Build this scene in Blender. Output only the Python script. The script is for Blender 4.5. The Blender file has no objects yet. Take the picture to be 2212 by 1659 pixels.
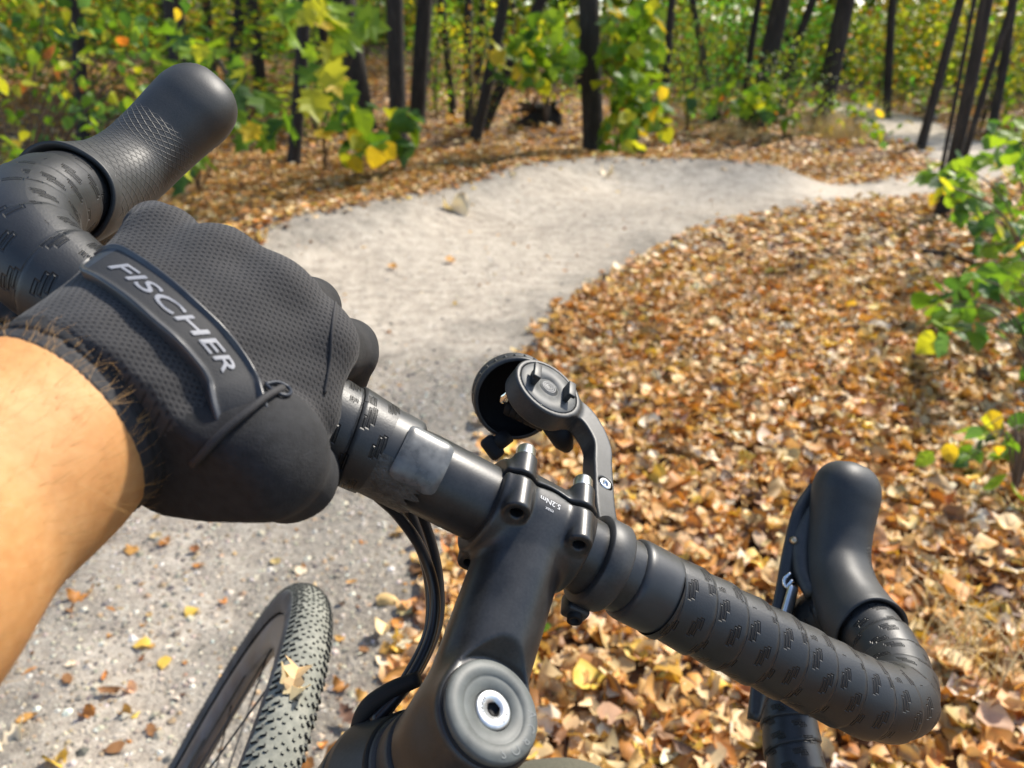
import bpy, math, random
import numpy as np
from mathutils import Matrix, Vector
from mathutils.bvhtree import BVHTree

random.seed(7)
RNG = np.random.default_rng(7)
SC = bpy.context.scene
COL = SC.collection

# ------------------------------------------------------------------ camera, sky, sun, exposure
PITCH = math.radians(23.5)
CP, SP = math.cos(PITCH), math.sin(PITCH)
# pose of the bicycle's front end in the camera frame (x right, y down, z forward), solved from the photograph
R_B = np.array([[0.8497229786267944, 0.11952738582957648, 0.5135017659466773],
                [0.4753325655595028, -0.5950523417399256, -0.6480522067769316],
                [0.2281004421570224, 0.7947489632749314, -0.5624449072230915]])
T_B = np.array([0.00609944546259588, 0.05752049804524167, 0.3113151844835143])
STEM_L, AXLE_D, RAKE, WHEEL_R, TYRE_R = 0.0772, 0.6626, 0.05, 0.348, 0.0205
UP_CAM = np.array([0.0, -CP, -SP])
UP_B = R_B.T @ UP_CAM
AXLE_F = np.array([0.0, -STEM_L + RAKE, -AXLE_D])
_d = -(UP_B - np.array([1.0, 0, 0]) * UP_B[0]); _d /= np.linalg.norm(_d)
CONTACT = AXLE_F + (WHEEL_R - TYRE_R) * _d - UP_B * TYRE_R
CAM_H = -float(UP_CAM @ (R_B @ CONTACT + T_B))
FPX, CX, CY = 1660.0, 1106.0, 829.5
W_C = np.array([[1, 0, 0], [0, -SP, CP], [0, -CP, -SP]])
CAM_P = np.array([0, 0, CAM_H])

cam_data = bpy.data.cameras.new('camera')
cam = bpy.data.objects.new('camera', cam_data); COL.objects.link(cam)
cam.location = CAM_P; cam.rotation_euler = (math.pi / 2 - PITCH, 0, 0)
cam_data.sensor_width = 36.0; cam_data.lens = 36.0 * FPX / 2212.0
cam_data.clip_start = 0.01; cam_data.clip_end = 800
cam_data.dof.use_dof = True; cam_data.dof.focus_distance = 0.335
cam_data.dof.aperture_fstop = 12.0
SC.camera = cam

SUN_EL, SUN_AZ = math.radians(44), math.radians(47)   # azimuth from +Y (ahead), negative = to the left
sun_dir = Vector((math.sin(SUN_AZ) * math.cos(SUN_EL), math.cos(SUN_AZ) * math.cos(SUN_EL), math.sin(SUN_EL)))
world = bpy.data.worlds.new('World'); SC.world = world; world.use_nodes = True
_nt = world.node_tree; _nt.nodes.clear()
_sky = _nt.nodes.new('ShaderNodeTexSky'); _sky.sky_type = 'NISHITA'; _sky.sun_disc = False
_sky.sun_elevation = SUN_EL; _sky.sun_rotation = SUN_AZ
_bg = _nt.nodes.new('ShaderNodeBackground'); _bg.inputs[1].default_value = 0.15
_out = _nt.nodes.new('ShaderNodeOutputWorld')
_nt.links.new(_sky.outputs[0], _bg.inputs[0]); _nt.links.new(_bg.outputs[0], _out.inputs[0])
sl = bpy.data.lights.new('sun', 'SUN'); sl.energy = 4.4; sl.angle = math.radians(5.0); sl.color = (1.0, 0.93, 0.82)
so = bpy.data.objects.new('sun', sl); COL.objects.link(so); so.location = (0, 0, 20)
so.rotation_euler = sun_dir.to_track_quat('Z', 'Y').to_euler()
SC.view_settings.view_transform = 'Standard'; SC.view_settings.look = 'None'
SC.view_settings.exposure = 0.85; SC.view_settings.gamma = 1.0
SC.render.engine = 'CYCLES'
SC.cycles.max_bounces = 8; SC.cycles.transparent_max_bounces = 8
SC.cycles.use_denoising = True

# ------------------------------------------------------------------ coordinate helpers
def cam2w(P): return np.asarray(P, float) @ W_C.T + CAM_P
def b2w(P): return cam2w(np.asarray(P, float) @ R_B.T + T_B)
def w2b(P): return ((np.asarray(P, float) - CAM_P) @ W_C - T_B) @ R_B
def px2cam(x, y, d): return np.array([(x - CX) / FPX * d, (y - CY) / FPX * d, d])
def px2w(x, y, d): return cam2w(px2cam(x, y, d))
def ray(x, y):
    v = W_C @ np.array([(x - CX) / FPX, (y - CY) / FPX, 1.0]); return v / np.linalg.norm(v)

# ------------------------------------------------------------------ node helpers
class E_:
    """tiny expression wrapper over shader math nodes"""
    def __init__(s, nt, sock): s.nt, s.s = nt, sock
    def _m(s, op, *a):
        n = s.nt.nodes.new('ShaderNodeMath'); n.operation = op
        for i, v in enumerate((s,) + a):
            if isinstance(v, E_): s.nt.links.new(v.s, n.inputs[i])
            else: n.inputs[i].default_value = v
        return E_(s.nt, n.outputs[0])
    def __add__(s, o): return s._m('ADD', o)
    def __sub__(s, o): return s._m('SUBTRACT', o)
    def __mul__(s, o): return s._m('MULTIPLY', o)
    def __truediv__(s, o): return s._m('DIVIDE', o)
    def abs(s): return s._m('ABSOLUTE')
    def floor(s): return s._m('FLOOR')
    def frac(s): return s._m('FRACT')
    def mod(s, o): return s._m('FLOORED_MODULO', o)
    def min(s, o): return s._m('MINIMUM', o)
    def max(s, o): return s._m('MAXIMUM', o)
    def sin(s): return s._m('SINE')
    def inv(s): return s._m('MULTIPLY', -1.0) + 1.0
    def step(s, a, b):
        n = s.nt.nodes.new('ShaderNodeMapRange'); n.interpolation_type = 'SMOOTHSTEP'
        s.nt.links.new(s.s, n.inputs[0]); n.inputs[1].default_value = a; n.inputs[2].default_value = b
        return E_(s.nt, n.outputs[0])

def new_mat(name):
    m = bpy.data.materials.new(name); m.use_nodes = True
    nt = m.node_tree; b = nt.nodes['Principled BSDF']
    return m, nt, b
def uvw(nt, kind='UV'):
    if kind == 'UV':
        n = nt.nodes.new('ShaderNodeUVMap'); out = n.outputs[0]
    else:
        n = nt.nodes.new('ShaderNodeTexCoord'); out = n.outputs[kind]
    s = nt.nodes.new('ShaderNodeSeparateXYZ'); nt.links.new(out, s.inputs[0])
    return [E_(nt, s.outputs[i]) for i in range(3)], out
def noise(nt, scale, detail=3, vec=None, rough=0.55):
    n = nt.nodes.new('ShaderNodeTexNoise'); n.inputs['Scale'].default_value = scale
    n.inputs['Detail'].default_value = detail; n.inputs['Roughness'].default_value = rough
    if vec is None:
        tc = nt.nodes.new('ShaderNodeTexCoord'); vec = tc.outputs['Object']
    nt.links.new(vec, n.inputs['Vector'])
    return E_(nt, n.outputs[0])
def ramp(nt, fac, stops):
    n = nt.nodes.new('ShaderNodeValToRGB'); nt.links.new(fac.s, n.inputs[0])
    el = n.color_ramp.elements
    while len(el) > len(stops): el.remove(el[-1])
    while len(el) < len(stops): el.new(0.5)
    for e, (p, c) in zip(el, stops): e.position = p; e.color = (*c, 1)
    return n.outputs[0]
def bump(nt, b, height, strength=0.5, dist=0.001, prev=None):
    n = nt.nodes.new('ShaderNodeBump'); n.inputs['Strength'].default_value = strength
    n.inputs['Distance'].default_value = dist
    nt.links.new(height.s, n.inputs['Height'])
    if prev: nt.links.new(prev.outputs[0], n.inputs['Normal'])
    nt.links.new(n.outputs[0], b.inputs['Normal'])
    return n
def plain(name, col, rough=0.5, metal=0.0, nscale=None, namp=0.0, bscale=None, bstr=0.3, bdist=0.0003, spec=0.5, rvar=0.0):
    m, nt, b = new_mat(name)
    b.inputs['Base Color'].default_value = (*col, 1); b.inputs['Roughness'].default_value = rough
    b.inputs['Metallic'].default_value = metal; b.inputs['Specular IOR Level'].default_value = spec
    if nscale:
        f = noise(nt, nscale, 4)
        lo = tuple(max(0, c * (1 - namp)) for c in col); hi = tuple(min(1, c * (1 + namp)) for c in col)
        nt.links.new(ramp(nt, f, [(0.3, lo), (0.7, hi)]), b.inputs['Base Color'])
        if rvar:
            r = f * (2 * rvar) + (rough - rvar); nt.links.new(r.s, b.inputs['Roughness'])
    if bscale:
        bump(nt, b, noise(nt, bscale, 3), bstr, bdist)
    return m

# ------------------------------------------------------------------ mesh helpers
def mk_mesh(name, V, F, uv=None, col=None, smooth=True, mats=(), fmat=None):
    """V (n,3); F list of (m,k) int arrays or list of polygons; uv per vertex; col per vertex rgb"""
    me = bpy.data.meshes.new(name)
    V = np.asarray(V, np.float32)
    if isinstance(F, np.ndarray): F = [F]
    if len(F) and not isinstance(F[0], np.ndarray):
        lens = np.array([len(f) for f in F], np.int32); idx = np.array([i for f in F for i in f], np.int32)
    else:
        lens = np.concatenate([np.full(len(f), f.shape[1], np.int32) for f in F]) if F else np.zeros(0, np.int32)
        idx = np.concatenate([f.astype(np.int32).ravel() for f in F]) if F else np.zeros(0, np.int32)
    me.vertices.add(len(V)); me.vertices.foreach_set('co', V.ravel())
    me.loops.add(len(idx)); me.loops.foreach_set('vertex_index', idx)
    me.polygons.add(len(lens))
    st = np.zeros(len(lens), np.int32); st[1:] = np.cumsum(lens)[:-1]
    me.polygons.foreach_set('loop_start', st); me.polygons.foreach_set('loop_total', lens)
    if uv is not None:
        l = me.uv_layers.new(name='UVMap'); l.data.foreach_set('uv', np.asarray(uv, np.float32)[idx].ravel())
    if col is not None:
        a = me.color_attributes.new('Col', 'FLOAT_COLOR', 'POINT')
        c4 = np.ones((len(V), 4), np.float32); c4[:, :3] = col
        a.data.foreach_set('color', c4.ravel())
    for m in mats: me.materials.append(m)
    me.update(calc_edges=True)
    if fmat is not None: me.polygons.foreach_set('material_index', np.asarray(fmat, np.int32))
    me.polygons.foreach_set('use_smooth', np.full(len(lens), bool(smooth)))
    me.validate()
    return me
def obj(name, me, parent=None, mat=None, **props):
    o = bpy.data.objects.new(name, me); COL.objects.link(o)
    if mat is not None and me is not None and not me.materials: me.materials.append(mat)
    if parent is not None: o.parent = parent
    for k, v in props.items(): o[k] = v
    return o
def thing(name, label, cat, loc=(0, 0, 0), group=None, mat=None):
    o = bpy.data.objects.new(name, None); COL.objects.link(o); o.empty_display_size = 0.05
    if mat is not None: o.matrix_world = mat
    else: o.location = loc
    o['label'] = label; o['category'] = cat
    if group: o['group'] = group
    return o
def merge(parts):
    """list of (V,F[,uv]) -> one"""
    Vs, Fs, off = [], [], 0
    for p in parts:
        V, F = p[0], p[1]
        F = F if isinstance(F, list) else [F]
        for f in F:
            if isinstance(f, np.ndarray) and f.ndim == 2: Fs += [list(map(int, r + off)) for r in f]
            else: Fs.append([int(i) + off for i in f])
        Vs.append(np.asarray(V, float)); off += len(V)
    return np.concatenate(Vs), Fs
def frames(P):
    P = np.asarray(P, float); n = len(P)
    T = np.gradient(P, axis=0); T /= np.linalg.norm(T, axis=1)[:, None] + 1e-12
    a = np.array([0, 0, 1.0]) if abs(T[0][2]) < 0.9 else np.array([0, 1.0, 0])
    N = np.zeros_like(P); N[0] = np.cross(T[0], np.cross(a, T[0])); N[0] /= np.linalg.norm(N[0])
    for i in range(1, n):
        v = N[i - 1] - T[i] * (N[i - 1] @ T[i]); N[i] = v / np.linalg.norm(v)
    return T, N, np.cross(T, N)
def spline(P, n, closed=False):
    """Catmull-Rom resample, roughly uniform"""
    P = np.asarray(P, float)
    Q = np.vstack([2 * P[0] - P[1], P, 2 * P[-1] - P[-2]])
    out = []
    for i in range(1, len(Q) - 2):
        t = np.linspace(0, 1, 24, endpoint=False)[:, None]
        a, b, c, d = Q[i - 1], Q[i], Q[i + 1], Q[i + 2]
        out.append(0.5 * (2 * b + (c - a) * t + (2 * a - 5 * b + 4 * c - d) * t**2 + (3 * b - a - 3 * c + d) * t**3))
    out = np.vstack(out + [P[-1:]])
    s = np.concatenate([[0], np.cumsum(np.linalg.norm(np.diff(out[:, :3], axis=0), axis=1))])
    u = np.linspace(0, s[-1], n)
    return np.stack([np.interp(u, s, out[:, k]) for k in range(out.shape[1])], 1)
def tube(P, r, n=12, caps=True, uvs=False):
    P = np.asarray(P, float); m = len(P); r = np.broadcast_to(np.asarray(r, float), (m,))
    T, N, B = frames(P)
    th = np.linspace(0, 2 * np.pi, n, endpoint=False)
    V = P[:, None] + r[:, None, None] * (np.cos(th)[None, :, None] * N[:, None] + np.sin(th)[None, :, None] * B[:, None])
    V = V.reshape(-1, 3)
    i = np.arange(m - 1)[:, None] * n; j = np.arange(n)[None]; k = (j + 1) % n
    F = np.stack([i + j, i + k, i + n + k, i + n + j], -1).reshape(-1, 4)
    F = [list(f) for f in F]
    if caps: F += [list(range(n))[::-1], list(range((m - 1) * n, m * n))]
    return V, F
def lathe(prof, o, ax, n=32, up=(0.3, 0.5, 0.8), a0=0.0, a1=2 * math.pi):
    """prof list of (r,h) along axis from o"""
    ax = np.asarray(ax, float); ax /= np.linalg.norm(ax); up = np.asarray(up, float)
    u = np.cross(ax, up); u /= np.linalg.norm(u); w = np.cross(ax, u)
    th = np.linspace(a0, a1, n, endpoint=False)
    prof = np.asarray(prof, float); m = len(prof)
    V = np.asarray(o, float) + prof[:, 1][:, None, None] * ax + prof[:, 0][:, None, None] * (np.cos(th)[None, :, None] * u + np.sin(th)[None, :, None] * w)
    i = np.arange(m - 1)[:, None] * n; j = np.arange(n)[None]; k = (j + 1) % n
    F = np.stack([i + j, i + k, i + n + k, i + n + j], -1).reshape(-1, 4)
    return V.reshape(-1, 3), [list(f) for f in F]
def rbox(c, size, bev, R=None, seg=2):
    """rounded box: superellipsoid-free bevel made of a chamfered lattice"""
    sx, sy, sz = [s / 2 for s in size]; b = min(bev, sx * .95, sy * .95, sz * .95)
    import bmesh
    bm = bmesh.new(); bmesh.ops.create_cube(bm, size=1)
    for v in bm.verts: v.co = Vector((v.co.x * 2 * sx, v.co.y * 2 * sy, v.co.z * 2 * sz))
    bmesh.ops.bevel(bm, geom=bm.edges[:], offset=b, segments=seg, profile=0.5, affect='EDGES')
    bm.verts.ensure_lookup_table()
    V = np.array([v.co[:] for v in bm.verts]); F = [[v.index for v in f.verts] for f in bm.faces]; bm.free()
    if R is not None: V = V @ np.asarray(R).T
    return V + np.asarray(c), F
def surfnet(f, lo, hi, h, newton=2):
    lo = np.asarray(lo, float); hi = np.asarray(hi, float)
    n = np.ceil((hi - lo) / h).astype(int) + 1
    ax = [lo[i] + h * np.arange(n[i]) for i in range(3)]
    D = np.empty(n, np.float32)
    for i in range(n[0]):
        Y, Z = np.meshgrid(ax[1], ax[2], indexing='ij')
        D[i] = f(np.stack([np.full(Y.size, ax[0][i]), Y.ravel(), Z.ravel()], 1)).reshape(Y.shape)
    S = D < 0
    c = [slice(0, -1), slice(1, None)]
    cnt = sum(S[c[a], c[b], c[d]].astype(np.int8) for a in (0, 1) for b in (0, 1) for d in (0, 1))
    ci = np.argwhere((cnt > 0) & (cnt < 8))
    idx = -np.ones(np.array(n) - 1, np.int64); idx[tuple(ci.T)] = np.arange(len(ci))
    acc = np.zeros((len(ci), 3)); w = np.zeros(len(ci))
    corners = [(a, b, d) for a in (0, 1) for b in (0, 1) for d in (0, 1)]
    for p in corners:
        for k in range(3):
            if p[k]: continue
            q = list(p); q[k] = 1
            d0 = D[ci[:, 0] + p[0], ci[:, 1] + p[1], ci[:, 2] + p[2]]; d1 = D[ci[:, 0] + q[0], ci[:, 1] + q[1], ci[:, 2] + q[2]]
            m = (d0 < 0) != (d1 < 0); t = np.where(m, d0 / np.where(m, d0 - d1, 1), 0)
            pos = np.tile(np.array(p, float), (len(ci), 1)); pos[:, k] += t
            acc[m] += pos[m]; w[m] += 1
    V = lo + h * (ci + acc / w[:, None])
    Q = []
    for k in range(3):
        a, b = (k + 1) % 3, (k + 2) % 3
        s0 = [slice(None)] * 3; s1 = [slice(None)] * 3; s0[k] = slice(0, -1); s1[k] = slice(1, None)
        A, B = S[tuple(s0)], S[tuple(s1)]
        e = np.argwhere(A != B); e = e[(e[:, a] > 0) & (e[:, b] > 0) & (e[:, a] < n[a] - 1) & (e[:, b] < n[b] - 1)]
        fl = A[tuple(e.T)]
        def cell(da, db):
            x = e.copy(); x[:, a] -= da; x[:, b] -= db; return idx[tuple(x.T)]
        q = np.stack([cell(1, 1), cell(0, 1), cell(0, 0), cell(1, 0)], 1)
        q[~fl] = q[~fl][:, ::-1]
        Q.append(q)
    Q = np.concatenate(Q)
    for _ in range(newton):
        e = h * 0.3; d0 = f(V)
        G = np.stack([(f(V + np.eye(3)[k] * e) - f(V - np.eye(3)[k] * e)) / (2 * e) for k in range(3)], 1)
        V = V - G * (np.clip(d0, -h, h) / (np.sum(G * G, 1) + 1e-9))[:, None]
    nq = np.cross(V[Q[:, 2]] - V[Q[:, 0]], V[Q[:, 3]] - V[Q[:, 1]])
    fl = np.sum(nq * G[Q[:, 0]], 1) < 0
    Q[fl] = Q[fl][:, ::-1]
    return V, Q
def smin(a, b, k):
    h = np.clip(0.5 + 0.5 * (b - a) / k, 0, 1)
    return b * (1 - h) + a * h - k * h * (1 - h)
def smax(a, b, k): return -smin(-a, -b, k)
def cone(P, a, b, ra, rb):
    a = np.asarray(a, float); b = np.asarray(b, float); d = b - a
    t = np.clip((P - a) @ d / (d @ d), 0, 1)
    return np.linalg.norm(P - a - t[:, None] * d, axis=1) - (ra + t * (rb - ra))
def cyl(P, a, b, r, round_=0.0):
    a = np.asarray(a, float); b = np.asarray(b, float); d = b - a; L = np.linalg.norm(d); d = d / L
    q = P - a; t = q @ d; rad = np.linalg.norm(q - t[:, None] * d, axis=1)
    x = rad - r + round_; y = np.abs(t - L / 2) - L / 2 + round_
    return np.minimum(np.maximum(x, y), 0) + np.hypot(np.maximum(x, 0), np.maximum(y, 0)) - round_
def boxsdf(P, c, half, r=0.0, R=None):
    q = P - np.asarray(c)
    if R is not None: q = q @ np.asarray(R)
    q = np.abs(q) - np.asarray(half) + r
    return np.linalg.norm(np.maximum(q, 0), axis=1) + np.minimum(q.max(1), 0) - r
def text_mesh(body, size=1.0, extrude=0.0, shear=0.0, res=3):
    cu = bpy.data.curves.new('text', 'FONT'); cu.body = body; cu.size = size; cu.extrude = extrude
    cu.shear = shear; cu.resolution_u = res; cu.align_x = 'LEFT'
    o = bpy.data.objects.new('text', cu); COL.objects.link(o)
    bpy.context.view_layer.update()
    me = bpy.data.meshes.new_from_object(o.evaluated_get(bpy.context.evaluated_depsgraph_get()))
    V = np.array([v.co[:] for v in me.vertices]); F = [list(p.vertices) for p in me.polygons]
    bpy.data.objects.remove(o); bpy.data.curves.remove(cu); bpy.data.meshes.remove(me)
    return V, F

# ================================================================== TERRAIN
def sst(a, b, x):
    t = np.clip((np.asarray(x, float) - a) / (b - a), 0, 1); return t * t * (3 - 2 * t)
def flat(x, y, z=0.0):
    r = ray(x, y); t = (z - CAM_H) / r[2]; return (CAM_P + r * t)[:2]
# outer (left) and inner (right) edge of the path, walking away from the camera
_PAIRS = [(-260, 2400, 0, 620, 2400), (-300, 1659, 0, 790, 1659), (-230, 1250, 0, 960, 1290), (-120, 950, 0, 1080, 1010), (120, 780, 0, 1130, 870), (400, 640, 0, 1175, 760),
          (610, 532, .03, 1240, 672), (800, 470, .1, 1300, 625), (1000, 402, .14, 1350, 590), (1100, 375, .15, 1420, 548), (1200, 357, .15, 1500, 512), (1300, 357, .12, 1590, 478),
          (1400, 372, .08, 1650, 463), (1500, 384, .04, 1700, 457), (1650, 396, 0, 1760, 452), (1800, 391, 0, 1860, 442), (1900, 384, 0, 1960, 432), (1970, 370, 0, 2070, 418),
          (2005, 358, 0, 2190, 388), (1995, 335, 0, 2235, 345), (1950, 310, 0, 2180, 316), (1880, 284, 0, 2090, 290), (1800, 248, 0, 1990, 256), (1730, 226, 0, 1880, 231)]
EDGE_L = np.array([flat(p[0], p[1], p[2]) for p in _PAIRS]); EDGE_R = np.array([flat(p[3], p[4]) for p in _PAIRS])
NP_ = 260
def spline_u(P, n):
    """Catmull-Rom sampled evenly per control interval, so the two edges stay paired"""
    Q = np.vstack([2 * P[0] - P[1], P, 2 * P[-1] - P[-2]]); u = np.linspace(0, len(P) - 1 - 1e-9, n); i = u.astype(int); t = (u - i)[:, None]
    a, b, c, d = Q[i], Q[i + 1], Q[i + 2], Q[i + 3]
    return 0.5 * (2 * b + (c - a) * t + (2 * a - 5 * b + 4 * c - d) * t**2 + (3 * b - a - 3 * c + d) * t**3)
PL = spline_u(EDGE_L, NP_); PR = spline_u(EDGE_R, NP_)
def seg_dist(P, poly):
    best = np.full(len(P), 1e9)
    for a, b in zip(poly[:-1], poly[1:]):
        d = b - a; t = np.clip(((P - a) @ d) / (d @ d + 1e-12), 0, 1)
        best = np.minimum(best, np.linalg.norm(P - a - t[:, None] * d, axis=1))
    return best
PATHPOLY = np.vstack([PL, PR[::-1]])
def in_path(P):
    x, y = P[:, 0], P[:, 1]; ins = np.zeros(len(P), bool)
    A = PATHPOLY; B = np.roll(PATHPOLY, -1, 0)
    for (x1, y1), (x2, y2) in zip(A, B):
        if y1 == y2: continue
        c = ((y1 > y) != (y2 > y)) & (x < (x2 - x1) * (y - y1) / (y2 - y1) + x1); ins ^= c
    return ins
_BERM = spline(EDGE_L[5:15], 40)
def terrain(x, y):
    x = np.asarray(x, float); y = np.asarray(y, float); sh = x.shape
    P = np.stack([x.ravel(), y.ravel()], 1)
    z = np.zeros(len(P))
    near = (np.hypot(P[:, 0], P[:, 1]) < 14)
    if near.any():
        d = seg_dist(P[near], _BERM)
        along = sst(2.6, 4.6, P[near][:, 1]) * sst(4.2, 1.8, P[near][:, 0])
        z[near] += 0.17 * np.exp(-(d / 0.42) ** 2) * along
    X, Y = P[:, 0], P[:, 1]
    z += 0.055 * np.maximum(0, Y - 8.0) * sst(4.0, -1.0, X) * sst(0, 6, Y - 8)
    z += 0.02 * np.maximum(0, Y - 14.0)
    far = sst(2.5, 6, np.hypot(X, Y))
    z += far * (0.03 * np.sin(X * 1.3 + 0.7) * np.sin(Y * 1.1) + 0.015 * np.sin(X * 3.1 + Y * 2.3))
    return z.reshape(sh)
def ground(x, y):
    """world point of the terrain under photo pixel (x,y)"""
    r = ray(x, y)
    ts = np.concatenate([np.linspace(0.5, 12, 600), np.linspace(12, 90, 1500)])
    P = CAM_P + ts[:, None] * r
    d = P[:, 2] - terrain(P[:, 0], P[:, 1])
    i = np.argmax(d < 0)
    if d[i] >= 0: i = len(ts) - 1
    p = P[i].copy(); p[2] = float(terrain(p[0], p[1])); return p

# ------------------------------------------------------------------ ground materials
def ground_mat():
    m, nt, b = new_mat('forest_soil')
    f = noise(nt, 3.0, 6); g = noise(nt, 40, 4)
    nt.links.new(ramp(nt, f * .5 + g * .5, [(.3, (.06, .035, .018)), (.5, (.16, .09, .045)), (.7, (.27, .17, .09))]), b.inputs['Base Color'])
    b.inputs['Roughness'].default_value = .95
    bump(nt, b, g, 1.0, .02)
    return m
def path_mat():
    m, nt, b = new_mat('sandy_gravel_path')
    (u, v, _), _o = uvw(nt)
    f = noise(nt, .9, 5, rough=.6); g = noise(nt, 14, 5, rough=.7); k = noise(nt, 95, 4, rough=.75); big = noise(nt, 3.2, 4)
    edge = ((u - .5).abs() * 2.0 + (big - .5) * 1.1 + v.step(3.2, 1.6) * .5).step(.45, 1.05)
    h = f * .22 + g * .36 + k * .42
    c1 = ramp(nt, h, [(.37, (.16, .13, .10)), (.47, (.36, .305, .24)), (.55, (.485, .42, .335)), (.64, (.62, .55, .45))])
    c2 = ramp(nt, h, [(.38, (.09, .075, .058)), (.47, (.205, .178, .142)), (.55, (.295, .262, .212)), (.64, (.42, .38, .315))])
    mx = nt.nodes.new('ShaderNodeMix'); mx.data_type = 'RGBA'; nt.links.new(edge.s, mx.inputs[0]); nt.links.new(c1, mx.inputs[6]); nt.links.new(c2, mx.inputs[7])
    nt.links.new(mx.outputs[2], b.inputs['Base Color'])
    b.inputs['Roughness'].default_value = .95
    b2 = bump(nt, b, g, .7, .02); bump(nt, b, k, .9, .006, b2)
    return m
M_SOIL, M_PATH = ground_mat(), path_mat()

def grid_mesh(xs, ys):
    X, Y = np.meshgrid(xs, ys, indexing='xy'); Z = terrain(X, Y)
    V = np.stack([X, Y, Z], -1).reshape(-1, 3); nx, ny = len(xs), len(ys)
    i = np.arange(ny - 1)[:, None] * nx; j = np.arange(nx - 1)[None]
    return V, np.stack([i + j, i + j + 1, i + nx + j + 1, i + nx + j], -1).reshape(-1, 4)
xs = np.concatenate([[-400, -200, -100, -50, -25], np.arange(-14, 14.01, .1), [25, 50, 100, 200, 400]])
ys = np.concatenate([[-400, -200, -80, -30, -10], np.arange(-4, 18.01, .1), np.arange(19, 40, 1.0), [45, 60, 90, 150, 250, 400]])
V, F = grid_mesh(xs, ys)
obj('ground', mk_mesh('ground', V, F, mats=[M_SOIL]), kind='structure', label='brown forest floor under the fallen leaves')
nc = 33
u = np.linspace(0, 1, nc)
jl = 0.05 * np.interp(np.arange(NP_), np.arange(0, NP_, 2), RNG.normal(0, 1, NP_ // 2)); jr = 0.05 * np.interp(np.arange(NP_), np.arange(0, NP_, 2), RNG.normal(0, 1, NP_ // 2))
dirn = (PR - PL) / np.linalg.norm(PR - PL, axis=1)[:, None]
A, B = PL + dirn * jl[:, None], PR + dirn * jr[:, None]
PP = A[:, None] * (1 - u)[None, :, None] + B[:, None] * u[None, :, None]
Z = terrain(PP[..., 0], PP[..., 1]) + 0.006
V = np.concatenate([PP, Z[..., None]], -1).reshape(-1, 3)
i = np.arange(NP_ - 1)[:, None] * nc; j = np.arange(nc - 1)[None]
F = np.stack([i + j, i + j + 1, i + nc + j + 1, i + nc + j], -1).reshape(-1, 4)
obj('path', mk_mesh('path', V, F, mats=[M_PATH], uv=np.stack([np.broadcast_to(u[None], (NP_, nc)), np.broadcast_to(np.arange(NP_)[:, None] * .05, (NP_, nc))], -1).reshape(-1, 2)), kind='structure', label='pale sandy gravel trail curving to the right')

# ================================================================== LEAVES
def leaf_tpl(outline, fold=0.25, curl=0.3, stalk=0.0, seed=0):
    """outline: right-half points (x>=0,y) from base to tip; returns V, triangles; lies in xy, length 1 along y"""
    r = np.random.default_rng(seed)
    R = np.array(outline, float); n = len(R)
    Lh = R * [-1, 1]
    mid = np.stack([np.zeros(n), R[:, 1]], 1)
    V2 = np.vstack([mid, R, Lh]); x, y = V2[:, 0], V2[:, 1]
    z = fold * np.abs(x) + curl * (y - .5) ** 2 * r.choice([-1, 1]) + 0.10 * np.sin(7 * y + 5 * x + r.uniform(0, 6)) * np.abs(x) * 2
    V = np.stack([x, y - .5, z], 1)
    F = []
    for k in range(n - 1):
        F += [[k, n + k, n + k + 1], [k, n + k + 1, k + 1], [k, 2 * n + k + 1, 2 * n + k], [k, k + 1, 2 * n + k + 1]]
    return V, np.array(F)
OVATE = [(.03, 0), (.28, .15), (.36, .38), (.25, .68), (.0, 1)]
ROUND = [(.05, .02), (.38, .1), (.47, .38), (.33, .7), (.0, 1)]
NARROW = [(.02, 0), (.16, .2), (.2, .5), (.12, .8), (0, 1)]
OAK = [(.02, 0), (.10, .16), (.26, .24), (.14, .36), (.36, .46), (.18, .58), (.38, .72), (.2, .8), (.16, .95), (0, 1)]
MAPLE = [(.02, 0), (.2, .05), (.34, -.04), (.3, .16), (.56, .3), (.4, .4), (.52, .62), (.26, .55), (.2, .7), (.16, .78), (0, 1)]
BROAD = [(.03, .03), (.3, -.02), (.46, .18), (.44, .42), (.3, .66), (.1, .9), (0, 1)]
QUAD = [(.02, 0), (.3, .4), (0, 1)]
def crumple(t, seed, amp):
    V, F = t; r = np.random.default_rng(seed); V = V.copy()
    # roll the blade round a random axis and buckle it, as dry leaves do
    a = r.uniform(0, 6.28); ax = np.array([math.cos(a), math.sin(a)]); s = V[:, :2] @ ax; k = r.uniform(1.2, 3.4) * amp
    nrm = np.array([-ax[1], ax[0]])
    roll = np.sin(s * k) / k - s; V[:, 0] += ax[0] * roll; V[:, 1] += ax[1] * roll; V[:, 2] += (1 - np.cos(s * k)) / k * r.choice([-1, 1, 1])
    V[:, 2] += r.normal(0, .05 * amp, len(V)); V[:, :2] += r.normal(0, .025 * amp, (len(V), 2))
    return V, F
LIT = [crumple(leaf_tpl(o_, f_, c_, seed=k_), k_, a_) for k_, (o_, f_, c_, a_) in enumerate([(OVATE, .3, .7, 1), (OVATE, -.35, .5, .8), (ROUND, .45, .9, 1), (OAK, .35, .6, .7), (NARROW, .6, .8, 1), (BROAD, -.3, .9, 1),
       (ROUND, .1, .35, .5), (OAK, -.5, 1.0, 1), (OVATE, .8, 1.2, 1.3), (BROAD, .5, .3, 1.3), (NARROW, -.4, .5, .6), (ROUND, -.6, .6, 1.4)])]
FARL = [crumple(leaf_tpl(q_, .4, .6, seed=k_), k_, .9) for k_, q_ in enumerate([QUAD, [(.05, 0), (.36, .3), (.28, .7), (0, 1)], [(.05, 0), (.45, .45), (0, 1)]])]

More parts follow.
